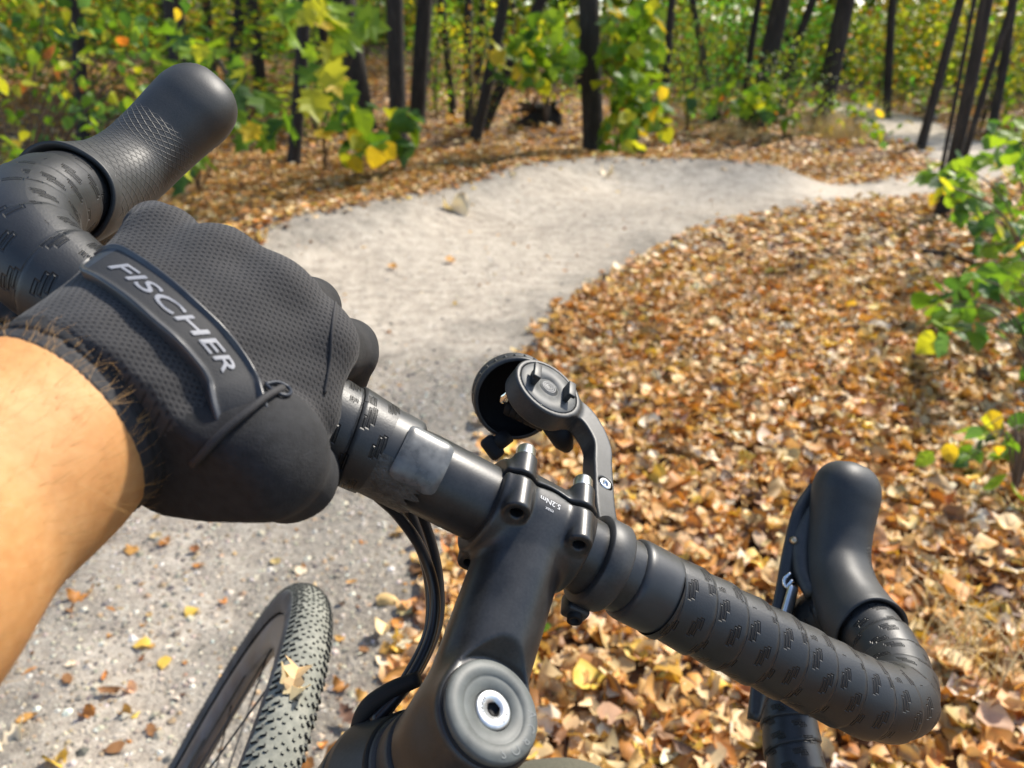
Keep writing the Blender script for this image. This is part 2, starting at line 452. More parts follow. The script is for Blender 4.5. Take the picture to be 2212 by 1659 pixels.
def rand_rot(n, tilt, rng):
    yaw = rng.uniform(0, 2 * np.pi, n); a = rng.uniform(0, 2 * np.pi, n); t = np.abs(rng.normal(0, tilt, n))
    cy, sy = np.cos(yaw), np.sin(yaw); Z = np.zeros(n); O = np.ones(n)
    Ry = np.stack([np.stack([cy, -sy, Z], -1), np.stack([sy, cy, Z], -1), np.stack([Z, Z, O], -1)], 1)
    k = np.stack([np.cos(a), np.sin(a), Z], -1); K = np.zeros((n, 3, 3))
    K[:, 0, 2] = k[:, 1]; K[:, 1, 2] = -k[:, 0]; K[:, 2, 0] = -k[:, 1]; K[:, 2, 1] = k[:, 0]
    Rt = np.eye(3) + np.sin(t)[:, None, None] * K + (1 - np.cos(t))[:, None, None] * (K @ K)
    return Rt @ Ry
def scatter(tpls, pos, rot, size, cols, rng, which=None):
    """many leaves into V, F, C"""
    n = len(pos); which = rng.integers(0, len(tpls), n) if which is None else which
    Vs, Fs, Cs, off = [], [], [], 0
    for t, (tv, tf) in enumerate(tpls):
        s = np.where(which == t)[0]
        if not len(s): continue
        V = np.einsum('nij,kj->nki', rot[s], tv) * size[s][:, None, None] + pos[s][:, None]
        Fk = tf[None] + (np.arange(len(s)) * len(tv))[:, None, None] + off
        Vs.append(V.reshape(-1, 3)); Fs.append(Fk.reshape(-1, 3)); Cs.append(np.repeat(cols[s], len(tv), 0)); off += len(s) * len(tv)
    return np.concatenate(Vs), np.concatenate(Fs), np.concatenate(Cs)
def pal(rng, n, colours, weights, var=.16):
    c = np.array(colours)[rng.choice(len(colours), n, p=np.array(weights) / sum(weights))]
    return np.clip(c * (1 + rng.normal(0, var, (n, 1))) * (1 + rng.normal(0, .04, (n, 3))), .004, .9)

def leaf_mat(name, transl, rough=.5, vary=.25, spec=.4):
    m, nt, b = new_mat(name)
    at = nt.nodes.new('ShaderNodeAttribute'); at.attribute_name = 'Col'
    f = noise(nt, 35, 3) * (2 * vary) + (1 - vary)
    mx = nt.nodes.new('ShaderNodeVectorMath'); mx.operation = 'SCALE'
    nt.links.new(at.outputs['Color'], mx.inputs[0]); nt.links.new(f.s, mx.inputs['Scale'])
    nt.links.new(mx.outputs[0], b.inputs['Base Color'])
    b.inputs['Roughness'].default_value = rough; b.inputs['Specular IOR Level'].default_value = spec
    tr = nt.nodes.new('ShaderNodeBsdfTranslucent')
    sc = nt.nodes.new('ShaderNodeVectorMath'); sc.operation = 'MULTIPLY'; sc.inputs[1].default_value = (1.5, 1.35, .7)
    nt.links.new(mx.outputs[0], sc.inputs[0]); nt.links.new(sc.outputs[0], tr.inputs['Color'])
    mix = nt.nodes.new('ShaderNodeMixShader'); mix.inputs[0].default_value = transl
    nt.links.new(b.outputs[0], mix.inputs[1]); nt.links.new(tr.outputs[0], mix.inputs[2])
    nt.links.new(mix.outputs[0], nt.nodes['Material Output'].inputs['Surface'])
    return m
M_LEAF = leaf_mat('green_leaf', .5)
M_LIT = leaf_mat('dry_leaf', .18, .55, .3)
LIT_COL = [(.57, .37, .155), (.66, .47, .24), (.55, .285, .075), (.43, .18, .04), (.25, .12, .045), (.64, .42, .07), (.74, .61, .42), (.13, .07, .04)]
LIT_W = [26, 20, 24, 15, 8, 5, 8, 3]

# ------------------------------------------------------------------ leaf litter
def litter_points(n, r0, r1, half, rng):
    r = np.sqrt(rng.uniform(r0 * r0, r1 * r1, n)); a = rng.uniform(-half, half, n)
    P = np.stack([r * np.sin(a), r * np.cos(a)], 1)
    ins = in_path(P); d = np.minimum(seg_dist(P, PL), seg_dist(P, PR))
    far = sst(3, 8, r)
    p = np.where(ins, np.exp(-(d / (.07 + .04 * far)) ** 2) * .5, 1.0)
    return P[rng.uniform(0, 1, n) < p]
lp, lsz = [], []
for n, r0, r1, s0, s1 in ((47000, .35, 4.2, .025, .068), (46000, 4.2, 9, .034, .078), (26000, 9, 21, .075, .125)):
    P = litter_points(n, r0, r1, math.radians(50), RNG); lp.append(P); lsz.append(RNG.uniform(s0, s1, len(P)))
# the floor beside and behind the rider
_r = np.sqrt(RNG.uniform(.3 ** 2, 7 ** 2, 15000)); _a = RNG.uniform(math.radians(50), math.radians(310), 15000); _P = np.stack([_r * np.sin(_a), _r * np.cos(_a)], 1)
_P = _P[~in_path(_P)]; lp.append(_P); lsz.append(RNG.uniform(.05, .1, len(_P)))
P = np.vstack(lp); S = np.concatenate(lsz); n = len(P)
Z = terrain(P[:, 0], P[:, 1]) + .008 + np.abs(RNG.normal(0, .009, n))
POS = np.column_stack([P, Z]); ROT = rand_rot(n, .34, RNG); LC = pal(RNG, n, LIT_COL, LIT_W)
WH = RNG.integers(0, len(LIT), n)
# the leaves that show largest become things of their own
dcam = np.linalg.norm(POS - CAM_P, axis=1)
pc = (POS - CAM_P) @ W_C
px = CX + FPX * pc[:, 0] / pc[:, 2]; py = CY + FPX * pc[:, 1] / pc[:, 2]
clear = (pc[:, 2] > .3) & (px > 1180) & (px < 2190) & (py > 380) & (py < 1640)
# keep away from what the handlebar covers
barline = 1137 + (px - 1140) * .52
clear &= ~((np.abs(py - barline) < 150)) & ~((px > 1640) & (px < 2060) & (py > 980)) & ~((px < 1340) & (py > 740))
score = np.where(clear, S / dcam, 0)
top = np.argsort(-score)[:240]
keep = np.ones(n, bool); keep[top] = False
nearm = keep & (np.hypot(P[:, 0], P[:, 1]) < 4.2) & (np.arange(n) < n - len(_P)); farm = keep & ~nearm
V, F, C = scatter(LIT, POS[nearm], ROT[nearm], S[nearm], LC[nearm], RNG, WH[nearm])
V2, F2, C2 = scatter(FARL, POS[farm], ROT[farm], S[farm], LC[farm], RNG)
V, F, C = np.concatenate([V, V2]), np.concatenate([F, F2 + len(V)]), np.concatenate([C, C2])
obj('leaf_litter', mk_mesh('leaf_litter', V, F, col=C, mats=[M_LIT]), kind='stuff', label='thick carpet of dry tan and orange fallen leaves on the forest floor')
CNAME = ['tan', 'pale straw', 'orange brown', 'rust brown', 'dark brown', 'yellow', 'cream', 'blackish brown']
TONE = np.array(LIT_COL)
_lm = {}
def litter_leaf_mesh(w, c):
    k = (w, c)
    if k not in _lm:
        tv, tf = LIT[w]; _lm[k] = mk_mesh('fallen_leaf', tv, tf, col=np.tile(TONE[c], (len(tv), 1)), mats=[M_LIT])
    return _lm[k]
def put_leaf(pos, rot, size, w, c, label, group='single fallen leaves', name='fallen_leaf'):
    o = obj(name, litter_leaf_mesh(w, c), label=label, category='leaf', group=group)
    M = Matrix.Identity(4)
    for a in range(3):
        for b in range(3): M[a][b] = rot[a][b] * size
        M[a][3] = pos[a]
    o.matrix_world = M; return o
for t in top:
    c = int(np.argmin(np.linalg.norm(TONE - LC[t], axis=1)))
    X_, Y_ = px[t], py[t]
    if Y_ > 1560: side = 'along the bottom edge' + (' near the stem cap' if X_ < 1450 else (' near the bar drop' if X_ < 1800 else ' in the right corner'))
    elif X_ > 2060 - 20: side = 'at the right edge' + (' below the low shoot' if Y_ > 1080 else ' beside the low shoot' if Y_ > 900 else ' under the hanging branch')
    elif Y_ > 1280 and X_ < 1650: side = 'below the bar ' + ('by the stem' if X_ < 1330 else 'by the mid tape')
    elif Y_ > 1000: side = 'above the bar tape, ' + ('close to the mount arm' if X_ < 1480 else 'left of the right hood')
    elif Y_ > 800: side = 'between the mount and the right hood' if X_ < 1700 else 'just beyond the right hood'
    else: side = 'beyond the phone mount toward the bend' if X_ < 1700 else 'in the middle distance on the right'
    shp = ['oval', 'oval', 'rounded', 'lobed', 'narrow', 'broad', 'flat', 'curled', 'rolled', 'folded', 'slim', 'crumpled'][int(WH[t])]
    put_leaf(POS[t], ROT[t], S[t], int(WH[t]), c, f'{shp} {CNAME[c]} fallen leaf {side}', f'{shp} {CNAME[c]} leaves {side}')
# countable leaves lying on the path, where the photograph has them
ON_PATH = [(980, 457, 62, 6, 5, 'pinkish white curled leaf lying on the bank of the path'), (975, 572, 26, 2, 2, 'small orange brown leaf alone in the middle of the path'),
           (912, 635, 30, 6, 1, 'faint cream leaf on the path beside the glove'), (1330, 415, 22, 5, 1, 'small yellow leaf on the bend of the path'),
           (648, 1240, 34, 6, 0, 'pale cream leaf just beyond the top of the front tyre'), (760, 1270, 24, 2, 4, 'round brown leaf right of the front tyre'),
           (415, 1335, 30, 5, 6, 'yellow leaf on the gravel left of the wheel'), (358, 1445, 38, 5, 0, 'yellow leaf on the gravel, nearer to the wheel rim'),
           (310, 1408, 34, 5, 6, 'dull yellow leaf on the gravel below the forearm'), (240, 1320, 44, 3, 1, 'rust leaf on the gravel beside the forearm edge'),
           (360, 1185, 34, 3, 3, 'orange leaf scrap on the gravel under the glove'), (285, 1200, 34, 2, 0, 'brown leaf scrap on the gravel under the thumb'),
           (180, 1295, 50, 3, 7, 'crumpled orange leaf on the gravel next to the arm'), (150, 1480, 30, 4, 3, 'dark brown leaf on the gravel in the lower left'),
           (240, 1510, 44, 4, 4, 'dark shadowed leaf on the gravel in the lower left'), (250, 1630, 40, 4, 0, 'long brown leaf at the bottom left of the gravel'),
           (25, 1610, 70, 6, 7, 'big cream white lobed leaf in the bottom left corner'), (130, 1655, 44, 5, 5, 'yellow leaf at the bottom edge on the left'),
           (60, 1460, 40, 3, 1, 'rust brown leaf at the left edge of the gravel'), (870, 1330, 26, 2, 2, 'small brown leaf on the path left of the hoses'),
           (860, 1395, 30, 3, 0, 'reddish brown leaf on the path near the front wheel'), (790, 1420, 26, 4, 3, 'dark brown leaf right of the tyre tread'),
           (880, 1480, 40, 0, 5, 'tan leaf at the path edge behind the stem'), (850, 585, 22, 2, 2, 'tiny brown leaf on the path above the glove'),
           (1480, 500, 24, 6, 1, 'cream leaf on the inner edge of the bend'), (1260, 690, 26, 1, 1, 'pale straw leaf at the inner path edge'),
           (870, 1120, 26, 0, 1, 'small tan leaf on the path below the bar tape'), (1440, 640, 60, 6, 4, 'white curled leaf in the litter above the bell'),
           (1870, 716, 76, 6, 4, 'long pale leaf raised on the litter with a dark underside'), (1310, 380, 40, 6, 5, 'pair of whitish leaves on top of the bank'),
           (60, 1560, 34, 2, 0, 'small rust leaf above the white lobed leaf'), (190, 1560, 30, 3, 5, 'small orange leaf in the lower left gravel'),
           (330, 1590, 30, 4, 3, 'small brown leaf left of the rim'), (960, 1430, 40, 0, 0, 'tan leaf showing between hoses and stem')]
for (x, y, s, c, w, lab) in ON_PATH:
    p = ground(x, y); d = np.linalg.norm(p - CAM_P)
    put_leaf(p + [0, 0, .009], rand_rot(1, .14, RNG)[0], s * d / FPX, w, c, lab, 'leaves lying singly on the path')
# ------------------------------------------------------------------ gravel on the path (uncountable)
ico = [(0, 0, 1), (.89, 0, .45), (.28, .85, .45), (-.72, .53, .45), (-.72, -.53, .45), (.28, -.85, .45), (0, 0, -.6)]
ico = [(p_[0], p_[1], p_[2] if k_ == 0 else p_[2] * .5 - .2) for k_, p_ in enumerate(ico[:6])]
icf = np.array([(0, 1, 2), (0, 2, 3), (0, 3, 4), (0, 4, 5), (0, 5, 1)])
n = 70000
r = np.concatenate([np.sqrt(RNG.uniform(.5 ** 2, 2.6 ** 2, 46000)), np.sqrt(RNG.uniform(2.6 ** 2, 6 ** 2, 24000))]); a = RNG.uniform(-.95, .75, n); P = np.stack([r * np.sin(a), r * np.cos(a)], 1)
P = P[in_path(P)]; n = len(P)
sz = np.minimum(RNG.lognormal(math.log(.0033), .5, n), .013)
POSG = np.column_stack([P, terrain(P[:, 0], P[:, 1]) + .006])
gc = pal(RNG, n, [(.38, .33, .255), (.50, .44, .34), (.25, .215, .17), (.34, .24, .14), (.62, .58, .50), (.12, .105, .09)], [28, 20, 20, 16, 7, 14])
V, F, C = scatter([(np.array(ico) * [1, 1, .6], icf)], POSG, rand_rot(n, .3, RNG), sz, gc, RNG)
M_GRAV = leaf_mat('gravel', 0.0, .9, .15)
obj('gravel', mk_mesh('gravel', V, F, col=C, mats=[M_GRAV], smooth=False), kind='stuff', label='fine pale gravel and crumbs strewn over the path')
# crumbs of broken leaf on the path
n = 5200
r = np.sqrt(RNG.uniform(.6 ** 2, 7 ** 2, n)); a = RNG.uniform(-.9, .7, n); P = np.stack([r * np.sin(a), r * np.cos(a)], 1)
P = P[in_path(P)]; wl = sst(.6, -.9, P[:, 0]) * sst(2.6, 1.0, P[:, 1]) * .9 + .10
P = P[RNG.uniform(0, 1, len(P)) < wl]; n = len(P)
V, F, C = scatter(LIT, np.column_stack([P, terrain(P[:, 0], P[:, 1]) + .009]), rand_rot(n, .2, RNG), RNG.uniform(.008, .028, n), pal(RNG, n, LIT_COL, [10, 6, 20, 24, 20, 4, 4, 8]), RNG)
obj('leaf_crumbs', mk_mesh('leaf_crumbs', V, F, col=C, mats=[M_LIT], smooth=False), kind='stuff', label='crumbled leaf bits scattered over the gravel')

# ================================================================== TREES
def bark_mat():
    m, nt, b = new_mat('bark')
    tc = nt.nodes.new('ShaderNodeTexCoord'); mp = nt.nodes.new('ShaderNodeMapping'); mp.inputs['Scale'].default_value = (9, 9, 1.6)
    nt.links.new(tc.outputs['Object'], mp.inputs[0])
    f = noise(nt, 3.0, 6, mp.outputs[0], .65)
    nt.links.new(ramp(nt, f, [(.3, (.012, .009, .007)), (.55, (.034, .026, .020)), (.75, (.085, .068, .054))]), b.inputs['Base Color'])
    b.inputs['Roughness'].default_value = .9
    bump(nt, b, f, 1.0, .03)
    return m
M_BARK = bark_mat()
M_TWIG = plain('twig', (.09, .06, .04), .8)
GREENS = [(.13, .24, .025), (.23, .34, .03), (.06, .13, .022), (.36, .40, .03), (.50, .42, .03), (.46, .22, .03), (.26, .13, .04), (.13, .40, .05)]

def foliage_mesh(seed, n, box, leaf, weights, nclump=26, spread=.2, tpls=None, hang=.6):
    """leaf-sized faces gathered in clumps; box = (rx, ry, z0, z1)"""
    rg = np.random.default_rng(seed); rx, ry, z0, z1 = box
    c = rg.normal(0, 1, (nclump, 3)); c /= np.linalg.norm(c, axis=1)[:, None]; c *= rg.uniform(.25, 1, (nclump, 1)) ** .5
    c = np.stack([c[:, 0] * rx, c[:, 1] * ry, (z0 + z1) / 2 + c[:, 2] * (z1 - z0) / 2], 1)
    k = rg.integers(0, nclump, n); sp = spread * np.array([rx, ry, (z1 - z0) * .5])
    P = c[k] + rg.normal(0, 1, (n, 3)) * sp
    P[:, 2] = np.maximum(P[:, 2], z0 * .5 + .03)
    tone = rg.normal(1, .18, nclump)[k][:, None]
    V, F, C = scatter(tpls or [leaf_tpl(ROUND, .15, .3, seed=1), leaf_tpl(OVATE, .2, -.4, seed=2)], P, rand_rot(n, hang, rg), rg.uniform(.6, 1.3, n) * leaf, np.clip(pal(rg, n, GREENS, weights) * tone, 0, .9), rg)
    return mk_mesh('foliage', V, F, col=C, mats=[M_LEAF], smooth=False)
_crowns = [foliage_mesh(40 + k, 3200, (1.9, 1.9, -1.6, 2.4), .15, [26, 30, 14, 16, 8, 4, 2, 0], 34, .22, [leaf_tpl(QUAD, .2, .3, seed=3)]) for k in range(3)]
def trunk_path(base, lean, height, rng, wob=.03, n=9):
    t = np.linspace(0, 1, n)
    off = np.cumsum(rng.normal(0, wob, (n, 2)), 0); off -= off[0]
    off -= t[:, None] * off[min(3, n - 1)] * .6
    return np.column_stack([lean[0] * t * height + off[:, 0], lean[1] * t * height + off[:, 1], t * height - .05 * (t == 0)])
TREES = []
def tree(label, bx, by, tx, wpx, seed, height=7.5, crown=True, name='young_tree', group='trees along the trail', taper=.45, ty=0.0, flare=1.5, depth=None):
    """base at photo pixel (bx,by); the trunk passes (tx,ty); wpx = trunk width in photo pixels low down"""
    rg = np.random.default_rng(seed)
    g = ground(bx, by); r = ray(tx, ty)
    if depth:
        rb = ray(bx, by); pb = CAM_P + rb * (depth / rb[1]); pt = CAM_P + r * (depth / r[1])
        zt = float(terrain(pb[0], depth)); sl_ = (pt[0] - pb[0]) / (pt[2] - pb[2])
        g = np.array([pb[0] - sl_ * (pb[2] - zt), depth, zt])
    t = (g[1] - CAM_P[1]) / r[1]; up = CAM_P + r * t
    lean = ((up - g) / max(up[2] - g[2], .2))[:2]; lean = np.clip(lean, -.5, .5)
    d = np.linalg.norm(g - CAM_P); rad = wpx * d / FPX / 2
    if group == 'trees along the trail': TREES.append((tx, label))
    T = thing(name, label, 'tree', g, group)
    # straight up to the frame's top, then bending up
    P = trunk_path(g, lean, height, rg, .02)
    hh = np.linspace(0, 1, len(P)); Pd = spline(P, 400); s = np.linspace(0, 1, 26) ** 2.2; P = Pd[(s * 399).astype(int)]; P[1] = Pd[0] * .4 + Pd[4] * .6
    rr = rad * (1 - taper * s); rr *= 1 + (flare - 1) * np.exp(-np.maximum(P[:, 2] + .05, 0) / .07)
    V, F = tube(P, rr, 12)
    obj('trunk', mk_mesh('trunk', V, F, mats=[M_BARK]), T)
    parts = []
    for k in range(6):
        s0 = rg.uniform(.42, .9); p0 = Pd[int(s0 * 399)]; a = rg.uniform(0, 6.28); L = rg.uniform(.8, 1.7)
        e = p0 + np.array([math.cos(a) * L, math.sin(a) * L, L * .7]); m = (p0 + e) / 2 + [0, 0, .12]
        parts.append(tube(spline([p0, m, e], 7), np.linspace(rad * .45, rad * .12, 7), 6))
    V, F = merge(parts); obj('limbs', mk_mesh('limbs', V, F, mats=[M_BARK]), T)
    tip = g + P[-1]; shw = tip[:2] - (tip[2] - .3) / math.tan(SUN_EL) * np.array([math.sin(SUN_AZ), math.cos(SUN_AZ)])
    if -5.0 < shw[0] < 6.5 and -4.5 < shw[1] < 10.5: crown = False
    small = g[0] > .05 * g[1]
    if crown:
        o = obj('crown', _crowns[seed % 3], T); o.location = P[-1] + np.array([0, 0, -1.0]); o.rotation_euler = (0, 0, rg.uniform(0, 6))
        s = rg.uniform(.85, 1.15) * height / 7.5 * (.6 if small else 1); o.scale = (s, s, s)
    return T
tree('slim dark tree beside the left brake hood, first trunk right of it', 632, 358, 655, 27, 11)
tree('straight dark tree with a leafy seedling at its foot, left background', 862, 318, 846, 36, 12)
tree('thick dark trunk half hidden behind the slim trees, left background', 770, 212, 735, 58, 13, height=8.5, depth=10.5)
tree('dark trunk at the top edge behind the left leafy bush', 400, 150, 385, 36, 14, depth=8)
tree('dark trunk in shade right of the straight tree with the seedling', 905, 180, 915, 34, 15, depth=11)
tree('thin bare trunk left of the leaning log', 1008, 110, 1005, 18, 16, depth=11)
tree('thin leaning trunk rising from beside the stump', 1045, 215, 1095, 24, 17, ty=0, depth=9.5)
tree('stout dark tree wrapped in green leaves at the top of the bank', 1284, 330, 1266, 44, 18, height=8.5)
tree('slanting trunk crossing behind the leaf-wrapped tree', 1135, 128, 1215, 24, 19, taper=.3, depth=10.5)
tree('dark trunk above the pale sand mound, right background', 1652, 150, 1682, 38, 20, height=8.5, depth=11)
tree('thin stem close left of the trunk above the sand mound', 1622, 150, 1645, 14, 21, depth=11.5)
tree('thin leaning pair-mate trunk behind the dry grass', 1712, 130, 1755, 17, 22, depth=12)
tree('dark leaning trunk standing left of the far bend of the trail', 1786, 196, 1823, 36, 23, height=8, depth=10.5)
tree('short thin trunk in the yellow thicket beyond the far bend', 1918, 205, 1932, 16, 24, depth=13)
tree('main dark leaning stem of the clump at the right edge of the path', 2034, 468, 2128, 23, 25, flare=1.5)
tree('thinner right stem of the clump at the right edge of the path', 2052, 440, 2185, 12, 26, flare=1.2)
tree('thinnest left stem of the clump at the right edge of the path', 2020, 440, 2092, 8, 27, flare=1.2, taper=.3)
tree('thin trunk in the right thicket behind the stem clump', 2000, 275, 2075, 17, 28, depth=9)
tree('thin trunk left of the bright green thicket', 1440, 150, 1452, 17, 29, depth=11)
tree('thin trunk at the top centre right of the leaf-wrapped tree', 1520, 120, 1500, 14, 30, depth=12)
tree('slim trunk deep in the left woods between two dark trees', 965, 120, 950, 16, 31, depth=12)
tree('dark trunk deep in the woods left of the thick trunk', 560, 160, 545, 26, 32, depth=12)
tree('slim trunk in the far right thicket near the frame edge', 2150, 230, 2190, 16, 33, depth=10)
tree('slim dark trunk behind the left leafy bush near the frame edge', 170, 220, 150, 24, 34, depth=9)
tree('far trunk in shade behind the slim tree by the hood', 690, 130, 700, 20, 35, depth=12.5)
# woodland further off and out of frame that fills the place and shades the background
SHORT = {655: 'slim tree by the left hood', 846: 'tree with a seedling at its foot', 735: 'thick half hidden trunk', 385: 'trunk behind the left bush', 915: 'shaded trunk near the seedling tree', 1095: 'thin trunk by the stump',
         1266: 'leaf-wrapped tree', 1682: 'trunk above the sand mound', 1823: 'leaning trunk at the far bend', 2128: 'leaning stem clump', 1452: 'thin trunk by the emerald thicket', 1932: 'thin trunk in the yellow thicket', 150: 'slim trunk at the left edge', 2190: 'slim trunk at the right edge', 545: 'dark trunk deep in the left woods'}
_used = {}
def beside(what, bx, y):
    """label by the nearest tree one can point to"""
    t = min(SHORT, key=lambda q: abs(q - bx)); s = 'left of' if bx < t else 'right of'
    dist = 'just' if abs(bx - t) < 60 else 'well'
    depth = 'nearer' if y < 12.5 else ('middle' if y < 16 else ('farther' if y < 21 else 'farthest'))
    lab = f'{depth} {what} seen {dist} {s} the {SHORT[t]}'
    return lab
rg = np.random.default_rng(5)
k = 0
for (x, y) in [(-7, 9), (-9, 14), (-4.5, 13), (-6.5, 18), (-2, 19), (1.5, 18), (4, 22), (8, 20), (9, 14), (11, 10), (7.5, 9.5), (-11, 10), (-1, 24), (12, 18), (5.5, 16), (-9, 22), (0, 29), (6, 28), (-6, 28)]:
    pcw = (np.array([x, y, .3]) - CAM_P) @ W_C; bx, by = CX + FPX * pcw[0] / pcw[2], CY + FPX * pcw[1] / pcw[2]
    g = np.array([x, y, float(terrain(x, y))]); d = math.hypot(x, y)
    tree(beside('far woodland trunk', bx, y), bx, by, bx + rg.normal(0, 25), .20 * FPX / d, 60 + k, height=rg.uniform(7, 9.5), group='far woodland trunks'); k += 1

# ------------------------------------------------------------------ undergrowth shrubs (far ones: one foliage mesh each)
_sh = {}
def shrub(label, x, y, w, h, seed, kind='green', group='undergrowth shrubs', leaf=.09, n=760, z0=.1):
    """x,y world; w,h metres"""
    W = dict(green=[30, 30, 14, 16, 6, 2, 2, 8], yellow=[10, 24, 5, 34, 18, 6, 3, 2], bright=[14, 24, 4, 8, 0, 0, 0, 70], mixed=[22, 22, 12, 16, 12, 10, 6, 0], dark=[30, 10, 40, 8, 6, 4, 2, 2])[kind]
    key = (kind, seed % 3, leaf, n)
    if key not in _sh: _sh[key] = foliage_mesh(100 + seed % 3 + 7 * len(_sh), n, (1, 1, z0, 1.9), leaf, W, 22, .24)
    g = np.array([x, y, float(terrain(x, y))])
    T = thing('shrub', label, 'shrub', g, group)
    o = obj('foliage', _sh[key], T); o.scale = (w / 2, w / 2, h / 2); o.rotation_euler = (0, 0, seed * 1.7)
    parts = []; rg = np.random.default_rng(seed)
    for k in range(5):
        a = rg.uniform(0, 6.28); e = np.array([math.cos(a) * w * .3, math.sin(a) * w * .3, h * rg.uniform(.6, .95)])
        parts.append(tube(spline([[0, 0, 0], e * [.35, .35, .55], e], 7), np.linspace(.012, .004, 7), 5))
    V, F = merge(parts); obj('stems', mk_mesh('stems', V, F, mats=[M_TWIG]), T)
    return T
def shrub_px(label, bx, by, wpx, hpx, seed, depth=None, **k):
    g = ground(bx, by); d = np.linalg.norm(g - CAM_P)
    if depth:
        rb = ray(bx, by); pb = CAM_P + rb * (depth / rb[1]); zt = float(terrain(pb[0], depth))
        g = np.array([pb[0], depth, zt]); d = np.linalg.norm(g - CAM_P); hpx = hpx + (pb[2] - zt) * FPX / d
    return shrub(label, g[0], g[1], wpx * d / FPX, hpx * d / FPX, seed, **k)
shrub_px('low green shrub in the left woods under the thick trunk', 680, 250, 110, 110, 1, kind='green', leaf=.11, depth=9.5)
shrub_px('green shrub climbing behind the dark tree, centre left', 940, 190, 120, 190, 2, kind='green', leaf=.12, depth=12)
shrub_px('reddish brown dry shrub left of the stump', 1020, 190, 120, 150, 3, kind='mixed', leaf=.08, depth=10.5)
shrub_px('bright emerald bush in front of the trunk above the sand mound', 1560, 165, 190, 200, 4, kind='bright', leaf=.08, n=1400, depth=12.5)
shrub_px('pale green bush at the foot of the trunk above the sand mound', 1490, 215, 110, 170, 5, kind='green', leaf=.07, depth=10.5)
shrub_px('yellow green bush at the foot of the leaning trunk by the far bend', 1700, 240, 170, 120, 6, kind='green', leaf=.09, depth=10)
shrub_px('yellow leafed thicket bush just beyond the far bend of the trail', 1900, 215, 210, 260, 7, kind='yellow', leaf=.09, n=1400, depth=14.5)
shrub_px('green bush at the far side of the far bend', 2010, 250, 170, 220, 8, kind='green', leaf=.09, n=1200, depth=14)
shrub_px('yellow green bush behind the stem clump', 2120, 270, 200, 280, 9, kind='yellow', leaf=.09, n=1400, depth=11)
shrub_px('low weeds beside the pale log at the far bend', 1850, 285, 110, 70, 10, kind='green', leaf=.06)
shrub_px('small green weeds in the middle of the leaf slope', 1560, 270, 80, 70, 11, kind='green', leaf=.06, n=300)
shrub_px('tall thin leafy shrub left of the leaf-wrapped tree', 1180, 190, 170, 150, 12, kind='green', leaf=.12, n=420, depth=11)
k = 0
for y in (11.5, 14, 17, 20, 24):
    for x in np.arange(-.72 * y, .78 * y, 2.0 if y < 18 else 2.6):
        if y < 14.5 and -3.5 < x < 7: continue
        x2, y2 = x + rg.uniform(-.7, .7), y + rg.uniform(-1, 1)
        left = x2 < 0.12 * y
        if in_path(np.array([[x2, y2]]))[0]: continue
        if left and rg.uniform() < .25: k += 1; continue
        kd = rg.choice(['mixed', 'green', 'dark'] if left else ['yellow', 'green', 'yellow', 'bright'])  # left kinds include darker leaves, putting the woods' shade into their colour
        pcw = (np.array([x2, y2, .3]) - CAM_P) @ W_C
        shrub(beside(dict(mixed='orange flecked', green='green', dark='dark green', yellow='yellowish', bright='bright green')[kd] + ' shrub', CX + FPX * pcw[0] / pcw[2], y2),
              x2, y2, rg.uniform(1.6, 2.6), rg.uniform(1.2, 2.4) * (1.0 if left else 1.25), k, kind=kd, group=f'{kd} background shrubs ' + ('left' if left else 'right'), leaf=.1, n=760); k += 1
# far woods that read as one mass
n = 36000
a = RNG.uniform(-.95, .95, n); r = RNG.uniform(25, 40, n); P = np.stack([r * np.sin(a), r * np.cos(a)], 1)
zz = terrain(P[:, 0], P[:, 1]) + RNG.uniform(0, 1, n) ** 1.4 * 9
V, F, C = scatter([leaf_tpl(QUAD, .2, .3, seed=3), leaf_tpl([(.03, 0), (.45, .45), (0, 1)], .2, .3, seed=4)], np.column_stack([P, zz]), rand_rot(n, .9, RNG), RNG.uniform(.3, .7, n), pal(RNG, n, GREENS, [20, 22, 16, 20, 12, 6, 4, 2], .25), RNG)
obj('distant_foliage', mk_mesh('distant_foliage', V, F, col=C, mats=[M_LEAF], smooth=False), kind='stuff', label='mass of green and yellow foliage closing off the far woods')

